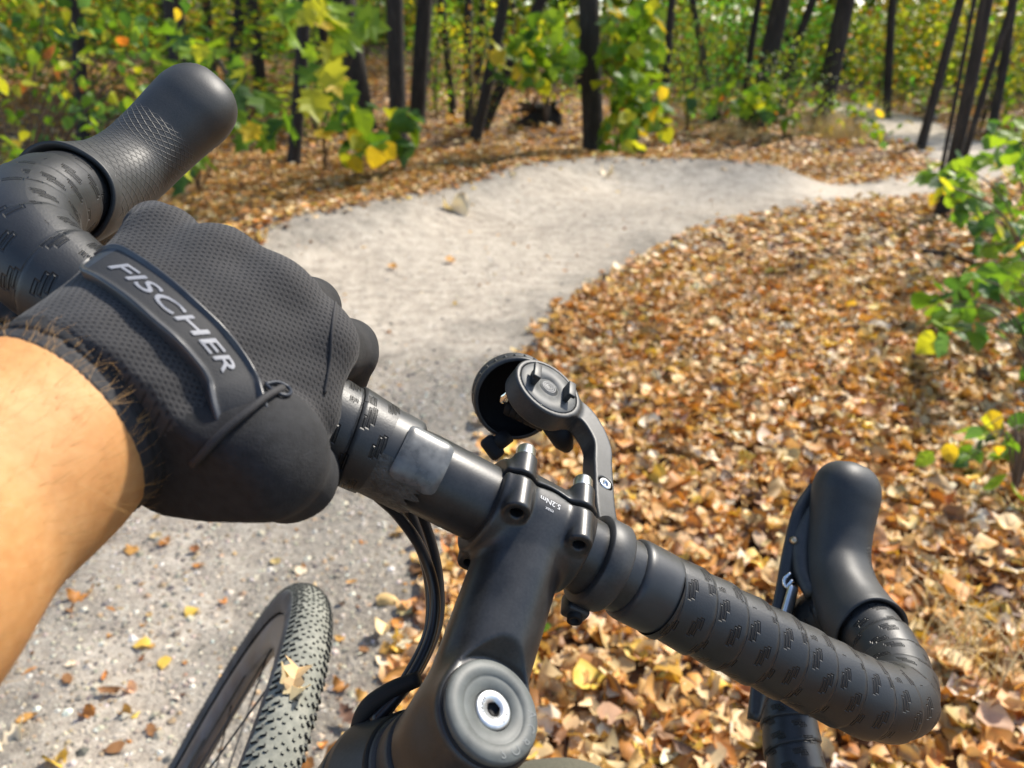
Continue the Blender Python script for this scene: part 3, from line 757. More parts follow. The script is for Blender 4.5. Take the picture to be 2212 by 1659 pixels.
# ------------------------------------------------------------------ nearer plants, every leaf a part
_pl = {}
TPL = dict(maple=[leaf_tpl(MAPLE, .15, .25, seed=k) for k in range(3)], heart=[leaf_tpl(BROAD, .2, .35, seed=k) for k in range(3)], ovate=[leaf_tpl(OVATE, .2, .4, seed=k) for k in range(3)])
LCOL = [(.11, .23, .02), (.20, .33, .025), (.05, .13, .025), (.42, .45, .03), (.58, .44, .03), (.46, .16, .03), (.09, .2, .06)]
LW = [30, 30, 22, 12, 6, 3, 8]
def leaf_mesh(kind, v, c):
    if (kind, v, c) not in _pl:
        tv, tf = TPL[kind][v]; tv = tv + [0, .5, 0]
        _pl[(kind, v, c)] = mk_mesh('leaf', tv, tf, col=np.tile(LCOL[c], (len(tv), 1)), mats=[M_LEAF], smooth=False)
    return _pl[(kind, v, c)]
def plant(label, root, stems, leaves, kind, seed, name='sapling', cat='sapling', w=LW, twig=.006, group=None, extra=0):
    """root, stems, leaves in world coordinates; leaves: (pos, size)"""
    rg = np.random.default_rng(seed); T = thing(name, label, cat, root, group)
    for P, r0 in stems:
        P = spline(np.asarray(P) - root, 14); V, F = tube(P, np.linspace(r0, r0 * .35, 14), 6)
        obj('stem', mk_mesh('stem', V, F, mats=[M_TWIG]), T)
    for q, (p, s) in enumerate(leaves):
        c = int(rg.choice(len(LCOL), p=np.array(w) / sum(w)))
        o = obj('leaf', leaf_mesh(kind, int(rg.integers(0, 3)), c), T)
        o.location = np.asarray(p) - root
        # blades hang outward, upper face towards the sky and the light
        o.rotation_euler = (rg.normal(-.75, .4), rg.normal(0, .45), rg.uniform(0, 6.28) if kind != 'maple' else rg.normal(3.1, .9)); o.scale = (s, s, s)
    return T
def cloud(rects, depth, dj, size, n, rg):
    """leaves inside photo rectangles, at a depth spread in metres"""
    A = np.array([(r[2] - r[0]) * (r[3] - r[1]) for r in rects], float); out = []
    for k in rg.choice(len(rects), n, p=A / A.sum()):
        x0, y0, x1, y1 = rects[k]; d = depth + rg.normal(0, dj)
        out.append((px2w(rg.uniform(x0, x1), rg.uniform(y0, y1), d), size * d / FPX * rg.uniform(.65, 1.25)))
    return out
def stems_to(root, leaves, k, rg, r0=.007):
    idx = rg.choice(len(leaves), k, replace=False); out = []
    for i in idx:
        e = np.asarray(leaves[i][0]); m = root * .5 + e * .5 + [0, 0, .12]; out.append(([root, m, e], r0))
    return out
rg = np.random.default_rng(21)
root = ground(60, 470); lv = cloud([(-60, 30, 340, 250), (-60, 160, 210, 430), (180, 230, 300, 330), (0, -40, 400, 60)], 4.6, .45, 34, 300, rg)
plant('leafy bush of small green and yellow leaves at the upper left, behind the hood', root, stems_to(root, lv, 14, rg, .01), lv, 'ovate', 1, name='leafy_bush', cat='bush', w=[26, 28, 22, 16, 5, 3, 10])
root = ground(430, 420); lv = cloud([(370, 60, 480, 150), (510, 190, 620, 290), (400, 130, 560, 200), (380, 320, 450, 390)], 4.9, .3, 64, 38, rg)
plant('maple sapling with broad bright leaves beside the tip of the left hood', root, stems_to(root, lv, 7, rg), lv, 'maple', 2, name='maple_sapling', w=[30, 36, 12, 14, 4, 0, 6])
root = ground(700, 372); lv = cloud([(590, 0, 650, 110), (655, 0, 800, 70), (660, 80, 740, 200), (630, 200, 690, 300)], 5.2, .4, 66, 28, rg)
plant('maple sapling with yellow green leaves around the slim trunk, upper left', root, stems_to(root, lv, 7, rg), lv, 'maple', 3, name='maple_sapling', w=[16, 40, 4, 26, 10, 0, 2])
root = ground(862, 322); lv = cloud([(820, 240, 895, 320)], 7.0, .12, 52, 16, rg)
plant('small seedling hiding the foot of the straight dark tree', root, stems_to(root, lv, 4, rg, .004), lv, 'heart', 4, name='seedling', cat='seedling')
root = ground(775, 352); lv = cloud([(730, 210, 800, 300), (750, 290, 830, 350)], 6.4, .2, 50, 30, rg)
plant('low green seedling between the two left trunks', root, stems_to(root, lv, 5, rg, .004), lv, 'heart', 5, name='seedling', cat='seedling')
root = ground(1330, 330); lv = cloud([(1305, 0, 1430, 110), (1300, 100, 1410, 230), (1305, 220, 1380, 330), (1345, 180, 1440, 280)], 7.5, .3, 36, 220, rg)
plant('leafy bush wrapping the stout tree on the bank', root, stems_to(root, lv, 10, rg), lv, 'heart', 6, name='leafy_bush', cat='bush', w=[30, 36, 10, 20, 4, 1, 3])
root = ground(1140, 260); lv = cloud([(1060, 90, 1250, 180), (1130, 20, 1250, 110)], 7.6, .3, 40, 80, rg)
plant('spreading green branches above the stump, left of the leaf-wrapped tree', root, stems_to(root, lv, 8, rg), lv, 'heart', 7, name='leafy_bush', cat='bush', w=[34, 36, 10, 16, 2, 0, 4])
root = ground(2240, 640); lv = cloud([(2060, 330, 2260, 480), (2100, 470, 2260, 620), (2000, 340, 2090, 420), (2130, 250, 2260, 340)], 3.7, .5, 40, 210, rg)
plant('leafy bush at the right edge beneath the stem clump', root, stems_to(root, lv, 22, rg), lv, 'heart', 8, name='leafy_bush', cat='bush', w=[34, 24, 26, 10, 2, 0, 10])
root = ground(2250, 860); lv = cloud([(1995, 590, 2090, 700), (2050, 560, 2240, 740), (2020, 660, 2060, 800), (2140, 560, 2240, 700), (2180, 720, 2260, 860)], 2.5, .2, 60, 46, rg)
plant('branch of large dark green leaves reaching in from the right edge', root, stems_to(root, lv, 16, rg, .004), lv, 'heart', 9, name='leafy_bush', cat='bush', w=[40, 22, 24, 8, 0, 0, 12])
root = ground(2190, 1080); lv = cloud([(2000, 950, 2060, 1010), (2060, 940, 2200, 1060), (2110, 880, 2230, 980), (2150, 1030, 2220, 1080)], 1.95, .1, 52, 36, rg)
plant('low leafy shoot at the right edge beside the leaf litter', root, stems_to(root, lv, 14, rg, .003), lv, 'ovate', 10, name='seedling', cat='seedling', w=[36, 30, 18, 12, 2, 0, 4])
root = ground(1188, 1400); lv = [(root + [0.0, 0, .03], .035), (root + [.012, .01, .028], .03), (root + [-.012, .004, .02], .025)]
plant('tiny green sprig in the litter right of the stem', root, [([root, root + [0, 0, .015], root + [.003, 0, .03]], .002)], lv, 'ovate', 11, name='sprig', cat='sprig', w=[10, 10, 0, 0, 0, 0, 4])
root = ground(1840, 300); lv = cloud([(1790, 200, 1900, 280), (1850, 250, 1960, 330)], 9.0, .4, 22, 60, rg)
plant('loose green weeds at the near side of the far bend', root, stems_to(root, lv, 8, rg, .004), lv, 'ovate', 12, name='weeds', cat='weeds')
root = ground(1640, 265); lv = cloud([(1580, 170, 1720, 260), (1480, 190, 1560, 250)], 9.6, .5, 26, 90, rg)
plant('green saplings on the leaf slope below the sand mound', root, stems_to(root, lv, 9, rg, .005), lv, 'heart', 13, name='weeds', cat='weeds')

# dry grass tufts
def grass(label, bx, by, wpx, hpx, n, seed, col=((.52, .40, .2), (.62, .5, .28), (.4, .3, .14))):
    rg = np.random.default_rng(seed); g = ground(bx, by); d = np.linalg.norm(g - CAM_P); w, h = wpx * d / FPX / 2, hpx * d / FPX
    Vs, Fs, Cs = [], [], []
    for k in range(n):
        b0 = np.array([rg.normal(0, .45) * w, rg.normal(0, .45) * w, 0]); a = rg.uniform(0, 6.28); L = h * rg.uniform(.5, 1.2); be = rg.uniform(.3, 1.2)
        dr = np.array([math.cos(a), math.sin(a), 0]); sd = np.array([-dr[1], dr[0], 0]) * .0022
        for s in range(5):
            t = s / 4; c = b0 + dr * L * be * t * t * .7 + np.array([0, 0, L * t * (1 - .35 * be * t)])
            Vs += [c - sd * (1.1 - t), c + sd * (1.1 - t)]
        o = k * 10
        Fs += [[o + 2 * s, o + 2 * s + 1, o + 2 * s + 3, o + 2 * s + 2] for s in range(4)]
        Cs += [col[rg.integers(0, len(col))]] * 10
    obj('grass_tuft', mk_mesh('grass_tuft', np.array(Vs) + g, np.array(Fs), col=np.array(Cs), mats=[M_LIT]), kind='stuff', label=label)
grass('tuft of dry straw grass beside the far bend', 1790, 300, 170, 75, 700, 1)
grass('dry straw grass on the leaf slope', 1600, 300, 150, 45, 300, 2)
grass('dry grass strands at the lower right edge', 2110, 1420, 260, 120, 160, 3)
grass('dry grass strands in the litter at the right', 2010, 700, 200, 60, 60, 4)
grass('wisps of dry grass in the litter', 1830, 630, 200, 50, 60, 5)

# stump, logs, sand mound
def lump(name, label, cat, g, size, seed, mat, group=None):
    rg = np.random.default_rng(seed); n1, n2 = 20, 12
    th = np.linspace(0, 2 * np.pi, n1, endpoint=False); ph = np.linspace(0, np.pi * .55, n2)
    ph_, th_ = np.meshgrid(ph, th, indexing='ij')
    rr = 1 + .18 * np.sin(3 * th_ + rg.uniform(0, 6)) * np.sin(ph_) + .12 * np.sin(5 * th_ + 4 * ph_ + 1) + rg.normal(0, .04, ph_.shape)
    V = np.stack([rr * np.sin(ph_) * np.cos(th_) * size[0], rr * np.sin(ph_) * np.sin(th_) * size[1], rr * np.cos(ph_) * size[2]], -1).reshape(-1, 3)
    i = np.arange(n2 - 1)[:, None] * n1; j = np.arange(n1)[None]; k = (j + 1) % n1
    F = np.stack([i + j, i + n1 + j, i + n1 + k, i + k], -1).reshape(-1, 4)
    o = obj(name, mk_mesh(name, V, F, mats=[mat]), label=label, category=cat); o.location = g; return o
g = ground(1180, 268); T = thing('tree_stump', 'dark rotten stump with upturned roots in the middle of the leaf slope', 'stump', g)
parts = []; rg = np.random.default_rng(3)
V, F = tube(np.array([[0, 0, -.05], [0, 0, .12], [.03, 0, .28], [.05, 0, .36]]), [.24, .17, .13, .05], 14); V = V * [1, 1, .7] + rg.normal(0, .035, V.shape)
obj('stump_core', mk_mesh('stump_core', V, F, mats=[M_BARK]), T)
for k in range(7):
    a = rg.uniform(0, 6.28); L = rg.uniform(.3, .5); e = np.array([math.cos(a) * L, math.sin(a) * L, rg.uniform(0, .32)])
    V, F = tube(spline([[0, 0, .1], e * .5 + [0, 0, .1], e], 8), np.linspace(.07, .015, 8), 7); obj('root', mk_mesh('root', V, F, mats=[M_BARK]), T)
M_SAND = plain('pale_sand', (.55, .48, .40), .95, nscale=6, namp=.25, bscale=20, bstr=.8, bdist=.02)
g = ground(1600, 168); d = np.linalg.norm(g - CAM_P)
lump('sand_mound', 'pale sunlit sand mound under the emerald bush', 'mound', g, (42 * d / FPX, .6, 34 * d / FPX), 4, M_SAND)
M_DEADWOOD = plain('dead_wood', (.42, .36, .30), .85, nscale=30, namp=.4, bscale=60, bstr=.6, bdist=.004)
def log(label, p0, p1, r, name='fallen_branch', mat=None):
    a, b = np.asarray(p0, float), np.asarray(p1, float); m = (a + b) / 2 + [0.01, 0, .012]
    V, F = tube(spline([a, m, b], 12), np.linspace(r, r * .6, 12), 9)
    obj(name, mk_mesh(name, V, F, mats=[mat or M_DEADWOOD]), label=label, category='branch')
log('bleached branch lying beside the far bend of the trail', ground(1975, 236) + [0, 0, .12], ground(2022, 262) + [0, 0, .04], .05)
log('dark twig lying in the litter at the right', ground(1990, 555) + [0, 0, .03], ground(2100, 580) + [0, 0, .03], .012, mat=M_BARK)
log('dark stick under the pale raised leaf', ground(1800, 722) + [0, 0, .02], ground(1880, 728) + [0, 0, .02], .012, mat=M_BARK)
log('leaning grey stick in the shaded left woods behind the hood', px2w(445, 85, 5.6), px2w(560, 300, 5.6), .018, mat=M_BARK)
log('fallen dark log on the left bank beside the stump', ground(1030, 205) + [0, 0, .05], ground(1120, 165) + [0, 0, .25], .07, mat=M_BARK, name='fallen_log')

# ================================================================== BICYCLE
_M = Matrix.Identity(4); _RW = W_C @ R_B; _tw = b2w(CONTACT)
for a in range(3):
    for b in range(3): _M[a][b] = _RW[a][b]
    _M[a][3] = _tw[a]
BIKE = thing('bicycle', 'black drop-bar gravel bicycle leaning to the right on the path', 'bicycle', mat=_M)
def bp(name, VF, mat, parent=None, smooth=True, uv=None, fmat=None, mats=None, **k):
    V, F = VF[0], VF[1]
    return obj(name, mk_mesh(name, np.asarray(V) - CONTACT, F, uv=uv, smooth=smooth, mats=mats or [mat], fmat=fmat), parent or BIKE, **k)

# ---- materials
def anod(name, col, rough=.42, dust=.35):
    """satin black metal with a thin veil of dust"""
    m, nt, b = new_mat(name)
    f = noise(nt, 60, 5); s = noise(nt, 900, 2)
    d = tuple(c + (.10 - c) * dust for c in col)
    nt.links.new(ramp(nt, f * .7 + s * .3, [(.35, col), (.75, d)]), b.inputs['Base Color'])
    r = f * .16 + (rough - .08); nt.links.new(r.s, b.inputs['Roughness']); b.inputs['Specular IOR Level'].default_value = .5
    bump(nt, b, s, .12, .0002)
    return m
M_ALU = anod('satin_black_aluminium', (.010, .0104, .0108), .38, .3)
M_PLAS = anod('black_plastic', (.016, .0165, .0165), .5, .45)
M_DARK = plain('matt_black', (.008, .008, .009), .65, spec=.3)
M_STEEL = plain('steel', (.62, .62, .62), .28, 1.0, nscale=200, namp=.15)
M_CHROME = plain('chrome', (.8, .8, .8), .08, 1.0)
M_HOSE = plain('hose_black', (.012, .012, .014), .35, bscale=400, bstr=.1, bdist=.0002)
M_FRAME = anod('frame_black', (.018, .017, .016), .45, .35)
M_PRINT = plain('white_print', (.6, .6, .6), .6)
M_CAPG = plain('grey_cap_plastic', (.085, .092, .086), .55, nscale=120, namp=.3, bscale=500, bstr=.1, bdist=.0002)

TAPE_P = .0165
def tape_mat():
    m, nt, b = new_mat('embossed_bar_tape')
    (u, v, _), _o = uvw(nt)
    circ = .108
    w = u * circ
    cw, ch = .0084, .0190
    p = (v + w * .10) / cw; row = p.floor()
    q = w / ch + row * .5 + row.mod(3.0) * .10
    x = (p.frac() - .5) * cw; y = (q.frac() - .5) * ch
    x = x - y * .28
    g = None
    for kx, ky, hl in ((-.00155, .0014, .0030), (.0, .0, .0035), (.00155, -.0022, .0021)):
        bx = (x - kx).abs() - .00052; by = (y - ky).abs() - hl
        d = bx.max(by)                      # signed distance to stroke
        ring = d.abs().step(.00046, .00010)   # engraved outline
        g = ring if g is None else g.max(ring)
    # no marks on the plain finishing band
    seam = (v / TAPE_P - u).frac()
    sm = (seam - .5).abs().step(.465, .497)
    f = noise(nt, 45, 5); fine = noise(nt, 1400, 2)
    col = ramp(nt, f * .65 + fine * .35, [(.3, (.011, .0114, .012)), (.72, (.026, .027, .028))])
    mx = nt.nodes.new('ShaderNodeMix'); mx.data_type = 'RGBA'; nt.links.new((g * .7).s, mx.inputs[0])
    nt.links.new(col, mx.inputs[6]); mx.inputs[7].default_value = (.006, .006, .007, 1)  # strokes also darkened in colour, painting in the shade of the grooves
    nt.links.new(mx.outputs[2], b.inputs['Base Color'])
    r = f * .2 + .34; b.inputs['Specular IOR Level'].default_value = .5; nt.links.new(r.s, b.inputs['Roughness'])
    h = g * -1.0 + sm * -.6 + fine * .06
    bump(nt, b, h, 1.0, .0011)
    return m
M_TAPE = tape_mat()
M_TAPEP = plain('smooth_finishing_tape', (.03, .031, .032), .42, nscale=80, namp=.3, rvar=.1, bscale=900, bstr=.1, bdist=.0002)
def hood_mat(name, u0, u1, v0, v1):
    m, nt, b = new_mat(name)
    (u, v, _), _o = uvw(nt)
    # diamond lattice, coarse towards the lip and finer towards the waist
    k = v * 110.0 + (v * v) * 1500.0
    a = (k + u * 21.0).frac(); c = (k - u * 21.0).frac()
    line = (a - .5).abs().step(.38, .46).max((c - .5).abs().step(.38, .46))
    mask = u.step(u0, u0 + .03) * u.step(u1, u1 - .03) * v.step(v0, v0 + .004) * v.step(v1, v1 - .006)
    f = noise(nt, 50, 5); s = noise(nt, 1500, 2)
    nt.links.new(ramp(nt, f * .6 + s * .4, [(.3, (.020, .0207, .0215)), (.72, (.048, .049, .048))]), b.inputs['Base Color'])
    r = f * .22 + .40; b.inputs['Specular IOR Level'].default_value = .4; nt.links.new(r.s, b.inputs['Roughness'])
    bump(nt, b, line * mask * -1.0 + s * .06, .9, .0011)
    return m

# ---- handlebar with tape
def bar_path(s):
    P = [(.0, 0, 0), (.06, 0, 0), (.12, 0, 0), (.165, 0, 0), (.190, .002, 0), (.212, .013, -.002), (.2235, .034, -.007), (.2268, .056, -.013), (.2276, .074, -.021), (.2282, .090, -.034),
         (.2305, .094, -.055), (.2340, .084, -.077), (.2385, .060, -.094), (.2435, .025, -.101), (.2485, -.015, -.104), (.2530, -.05, -.106)]
    P = np.array(P) * [s, 1, 1]; return P
bar = {}
HB = None
for s in (-1, 1):
    P = spline(bar_path(s), 220); sl_ = np.concatenate([[0], np.cumsum(np.linalg.norm(np.diff(P, axis=0), axis=1))])
    bar[s] = (P, sl_)
Pfull = np.vstack([bar[-1][0][::-1][:-1], bar[1][0]])
rfull = np.interp(np.abs(Pfull[:, 0]), [0, .05, .09, .3], [.0159, .0159, .0125, .012])
HB = bp('handlebar', tube(Pfull, rfull, 24), M_ALU, label='black drop handlebar')
def taped(s, x0, extra=0.0):
    P, sl_ = bar[s]
    L = sl_[-1]; s0 = x0
    m = int((L - s0) / .0011); ss = np.linspace(s0, L - .002, m)
    Q = np.stack([np.interp(ss, sl_, P[:, k]) for k in range(3)], 1)
    T, N, B = frames(Q); n = 72
    th = np.linspace(0, 2 * np.pi, n + 1)
    uu = th / (2 * np.pi)
    base = np.interp(ss, [.05, .075, .12, .2, .30, .5], [.01735, .0172, .0173, .0170, .0160, .0155]) + extra
    ph = (ss[:, None] / TAPE_P - uu[None]) % 1.0
    step = .0014 * (ph ** .8) * np.clip((1 - ph) / .06, 0, 1)
    rr = base[:, None] + step
    V = Q[:, None] + rr[..., None] * (np.cos(th)[None, :, None] * N[:, None] + np.sin(th)[None, :, None] * B[:, None])
    uv = np.stack([np.broadcast_to(uu[None], rr.shape), np.broadcast_to(ss[:, None], rr.shape)], -1).reshape(-1, 2)
    i = np.arange(m - 1)[:, None] * (n + 1); j = np.arange(n)[None]
    F = np.stack([i + j, i + j + 1, i + n + 2 + j, i + n + 1 + j], -1).reshape(-1, 4)
    return V.reshape(-1, 3), F, uv
for s in (-1, 1):
    V, F, uv = taped(s, .066 if s > 0 else .068, 0 if s > 0 else .0006)
    bp('handlebar_tape', (V, F), M_TAPE, HB, uv=uv, label='black spiral wrapped bar tape with embossed marks')
    a, b_ = (.0485, .0675) if s > 0 else (.0555, .070)
    x = np.linspace(a, b_, 14); rr = .0176 + .0002 * np.sin(np.linspace(0, math.pi, 14)); rr[0] = .0163; rr[1] = .0174; rr[-1] = .0172
    bp('finishing_tape', tube(np.stack([s * x, 0 * x, 0 * x], 1), rr, 48), M_TAPEP, HB)
    e = bar[s][0][-1]; t = bar[s][0][-1] - bar[s][0][-2]
    bp('bar_end_plug', lathe([(0, .004), (.012, .003), (.0165, 0), (.0165, -.004)], e, t, 24), M_DARK, HB)
# rounded tab of finishing tape stuck over the left tape end
def on_bar(x, ang, r):
    return np.array([x, r * math.sin(ang), r * math.cos(ang)])
VV, FF = [], []
na, nb = 22, 16
for i_ in range(na):
    for j_ in range(nb):
        a = i_ / (na - 1) * 2 - 1; b_ = j_ / (nb - 1) * 2 - 1
        ca = np.sign(a) * min(1, abs(a)); 
        # rounded rectangle
        lim = 1 if abs(a) < .72 else math.sqrt(max(0, 1 - ((abs(a) - .72) / .28) ** 2)) * .35 + .65
        VV.append(on_bar(-.0535 + .0095 * b_ * lim, -.55 + .62 * a, .0196 - .0007 * max(abs(a), abs(b_)) ** 8))
for i_ in range(na - 1):
    for j_ in range(nb - 1):
        o = i_ * nb + j_; FF.append([o, o + 1, o + nb + 1, o + nb])
M_TAB = plain('worn_clear_tape', (.10, .102, .10), .30, nscale=160, namp=.5, rvar=.15)
bp('tape_tab', (np.array(VV), FF), M_TAB, HB, label='rounded worn tab closing the left bar tape')
M_TORN = plain('torn_tape_edge', (.05, .05, .047), .55, nscale=300, namp=.6, bscale=700, bstr=.8, bdist=.0008)
VV, FF = [], []; rg = np.random.default_rng(9)
for i_ in range(26):
    a = -2.15 + 1.35 * i_ / 25; e = .0035 * rg.uniform(-.5, 1)
    VV += [on_bar(-.068, a, .0181), on_bar(-.0505 + e, a, .0180)]
FF = [[2 * k, 2 * k + 1, 2 * k + 3, 2 * k + 2] for k in range(25)]
bp('torn_tape', (np.array(VV), FF), M_TORN, HB)

# ---- brake hoods and levers
def hood(s):
    # centre, lateral half width, vertical half height
    sec = [((.2279, .0655, -.0165), .0208, .0205), ((.2276, .072, -.0195), .0212, .0208), ((.2268, .084, -.0225), .0202, .0196), ((.2252, .100, -.0245), .0187, .0184), ((.2236, .118, -.0225), .0180, .0180),
           ((.2212, .134, -.0140), .0182, .0180), ((.2185, .146, -.0045), .0192, .0186), ((.2165, .1530, .0016), .0198, .0190), ((.2152, .1578, .0062), .0189, .0180), ((.2143, .1615, .0098), .0168, .0156), ((.2136, .1643, .0126), .0134, .0122), ((.2131, .1661, .0144), .0088, .0080), ((.2129, .1669, .0152), .003, .003)]
    C = np.array([c[0] for c in sec]) * [s, 1, 1]; D = np.array([[c[1], c[2]] for c in sec])
    Q = spline(np.column_stack([C, D]), 74); P, rx, rz = Q[:, :3], Q[:, 3], Q[:, 4]
    T = np.gradient(P, axis=0); T /= np.linalg.norm(T, axis=1)[:, None]
    X = np.array([1.0, 0, 0]); n = 64; th = np.linspace(0, 2 * np.pi, n + 1); ex = .86
    side = X - (T @ X)[:, None] * T; side /= np.linalg.norm(side, axis=1)[:, None]; upv = np.cross(side, T)
    cx = np.sign(np.cos(th)) * np.abs(np.cos(th)) ** ex; sx = np.sign(np.sin(th)) * np.abs(np.sin(th)) ** ex
    V = P[:, None] + rx[:, None, None] * cx[None, :, None] * side[:, None] + rz[:, None, None] * sx[None, :, None] * upv[:, None]
    ln = np.concatenate([[0], np.cumsum(np.linalg.norm(np.diff(P, axis=0), axis=1))])
    uv = np.stack([np.broadcast_to(th / (2 * np.pi), (len(P), n + 1)), np.broadcast_to(ln[:, None], (len(P), n + 1))], -1).reshape(-1, 2)
    m = len(P); i = np.arange(m - 1)[:, None] * (n + 1); j = np.arange(n)[None]
    F = np.stack([i + j, i + j + 1, i + n + 2 + j, i + n + 1 + j], -1).reshape(-1, 4)
    # inward lip so the rubber shows its thickness
    inner = V[0] - T[0] * -.0 ; c0 = P[0]
    Vin = c0 + (V[0] - c0) * .90 + T[0] * .0012; Vd = c0 + (V[0] - c0) * .86 + T[0] * .012
    V = np.concatenate([V.reshape(-1, 3), Vin, Vd]); uv = np.concatenate([uv, uv[:n + 1], uv[:n + 1]])
    b0 = m * (n + 1); j = np.arange(n)
    F = np.concatenate([F, np.stack([j + 1, j, b0 + j, b0 + j + 1], 1), np.stack([b0 + j + 1, b0 + j, b0 + n + 1 + j, b0 + n + 2 + j], 1)])
    return V, F, uv
M_HOODL = hood_mat('hood_rubber_left', .0, .47, .008, .078); M_HOODR = hood_mat('hood_rubber_right', -.1, .22, .008, .066)
for s in (-1, 1):
    V, F, uv = hood(s)
    H = bp('brake_hood', (V, F), M_HOODL if s < 0 else M_HOODR, uv=uv, label=('grey black rubber brake hood, half in sun, behind the glove' if s < 0 else 'black rubber brake hood on the right end of the bar'))
    xi = .2085 if s > 0 else -.2245
    lev = [(xi, .163, -.012), (xi - s * .003, .1485, -.024), (xi - s * .0035, .122, -.040), (xi - s * .003, .098, -.053), (xi - s * .003, .072, -.069), (xi - s * .004, .050, -.083), (xi - s * .005, .036, -.090)]
    Q = spline(lev, 36); wd = np.interp(np.linspace(0, 1, 36), [0, .15, .5, .85, 1], [.006, .0085, .0075, .0075, .003])
    T, N, B = frames(Q); X = np.array([1.0, 0, 0])
    sd = X - (T @ X)[:, None] * T; sd /= np.linalg.norm(sd, axis=1)[:, None]; nn = np.cross(sd, T)
    th = np.linspace(0, 2 * np.pi, 14, endpoint=False)
    V = Q[:, None] + wd[:, None, None] * (np.cos(th)[None, :, None] * sd[:, None]) + .0042 * (np.sin(th)[None, :, None] * nn[:, None])
    m, n = 36, 14; i = np.arange(m - 1)[:, None] * n; j = np.arange(n)[None]; k = (j + 1) % n
    F = [list(f) for f in np.stack([i + j, i + k, i + n + k, i + n + j], -1).reshape(-1, 4)] + [list(range(n)), list(range((m - 1) * n, m * n))]
    bp('brake_lever', (V.reshape(-1, 3), F), M_ALU, H, label='black brake and shift lever blade')
    # lever body under the hood, pivot pin, return clip and inner steel blade
    bp('lever_body', tube(spline([(xi + s * .001, .154, -.012), (xi - s * .002, .135, -.029), (xi - s * .001, .112, -.037), (xi + s * .003, .095, -.037)], 16), np.interp(np.linspace(0, 1, 16), [0, .4, 1], [.004, .0065, .0045]), 14), M_PLAS, H)
    c = np.array([xi - s * .0088, .128, -.032]); bp('pivot_pin', lathe([(0, .0014), (.0022, .0013), (.0025, 0), (.0025, -.004)], c, (-s, -.25, .2), 16), plain('brass_pin', (.55, .42, .28), .35, .9), H)
    bp('return_clip', tube(spline([(xi - s * .008, .108, -.040), (xi - s * .010, .105, -.044), (xi - s * .008, .101, -.046), (xi - s * .0065, .104, -.041)], 12), .0011, 8), M_CHROME, H)
    bp('shift_paddle', rbox((xi - s * .006, .088, -.050), (.006, .03, .004), .0012, np.array([[1, 0, 0], [0, .83, -.55], [0, .55, .83]])), M_STEEL, H)

# ---- stem, faceplate, bolts
def stem_sdf(P):
    body = cone(P, (0, -STEM_L, -.0295), (0, -.012, -.002), .0176, .0172)
    cl = cyl(P, (0, -STEM_L, -.046), (0, -STEM_L, -.0085), .0190, .003)
    d = smin(body, cl, .008)
    q = P.copy(); clamp = cyl(P, (-.0212, 0, 0), (.0212, 0, 0), .0203, .0015)
    d = smin(d, clamp, .004)
    d = smax(d, P[:, 2] + .0088 - 1.6 * np.maximum(0, np.hypot(P[:, 0], P[:, 1] + STEM_L) - .0195), .0012)
    for sx in (-1, 1):
        for sz in (1, -1):
            ear = cyl(P, (sx * .0140, -.0150, sz * .0180), (sx * .0140, .0145, sz * .0180), .0052, .0009)
            d = smin(d, ear, .0025)
            d = smax(d, -cyl(P, (sx * .0140, -.03, sz * .0180), (sx * .0140, -.009, sz * .0180), .0025), .0006)
    return d
def wave(P): return .0030 + .0014 * np.cos(P[:, 0] / .0140 * math.pi)
def stem_body(P):
    return smax(stem_sdf(P), P[:, 1] - wave(P) + .0012, .0008)
def face_plate(P): return smax(stem_sdf(P), wave(P) + .0012 - P[:, 1], .0008)
STEM = bp('stem', surfnet(stem_body, (-.026, -.102, -.052), (.026, .012, .03), .0008), M_ALU, label='satin black stem')
bp('faceplate', surfnet(face_plate, (-.026, -.004, -.03), (.026, .026, .03), .00055), M_ALU, STEM)
for sx in (-1, 1):
    for sz in (1, -1):
        c = np.array([sx * .0140, .0152, sz * .0180])
        bp('faceplate_bolt', lathe([(.0, .0028), (.0022, .0028), (.0024, .0052), (.0036, .0056), (.0041, .0046), (.0041, -.001)], c, (0, 1, 0), 24), M_STEEL, STEM)
        bp('bolt_end', lathe([(0, 0), (.0020, .0), (.0022, -.002)], np.array([sx * .0140, -.0115, sz * .0180]), (0, -1, 0), 16), M_DARK, STEM)
# torque print on the stem between the bolts
def print_on(body, size, o, ux, uy, parent, mat, name, shear=0, lift=None):
    V, F = text_mesh(body, size, 0, shear); V = V - [V[:, 0].mean(), V[:, 1].mean(), 0]
    ux, uy = np.asarray(ux, float), np.asarray(uy, float); ux /= np.linalg.norm(ux); uy /= np.linalg.norm(uy)
    W = np.asarray(o) + V[:, :1] * ux + V[:, 1:2] * uy
    if lift is not None: W = lift(W)
    return bp(name, (W, F), mat, parent, smooth=False)
def lift_stem(W):
    W = W.copy()
    for _ in range(6):
        d = stem_sdf(W); G = np.stack([(stem_sdf(W + np.eye(3)[k] * 1e-4) - stem_sdf(W - np.eye(3)[k] * 1e-4)) / 2e-4 for k in range(3)], 1)
        W = W - G * (d - .00025)[:, None]
    return W
print_on('5.2Nm', .0034, (-.001, -.0035, .0215), (-1, 0, 0), (0, -1, 0), STEM, M_PRINT, 'torque_print', lift=lift_stem)
print_on('max', .0022, (-.001, -.0066, .0200), (-1, 0, 0), (0, -1, 0), STEM, M_PRINT, 'torque_print', lift=lift_stem)
# clamp slot bolts at the back of the steerer
for z in (-.018, -.036):
    bp('clamp_bolt', lathe([(0, .002), (.002, .002), (.0022, .0045), (.0036, .0045), (.0036, -.006)], (.016, -STEM_L - .0125, z), (1, 0, 0), 18), M_STEEL, STEM)

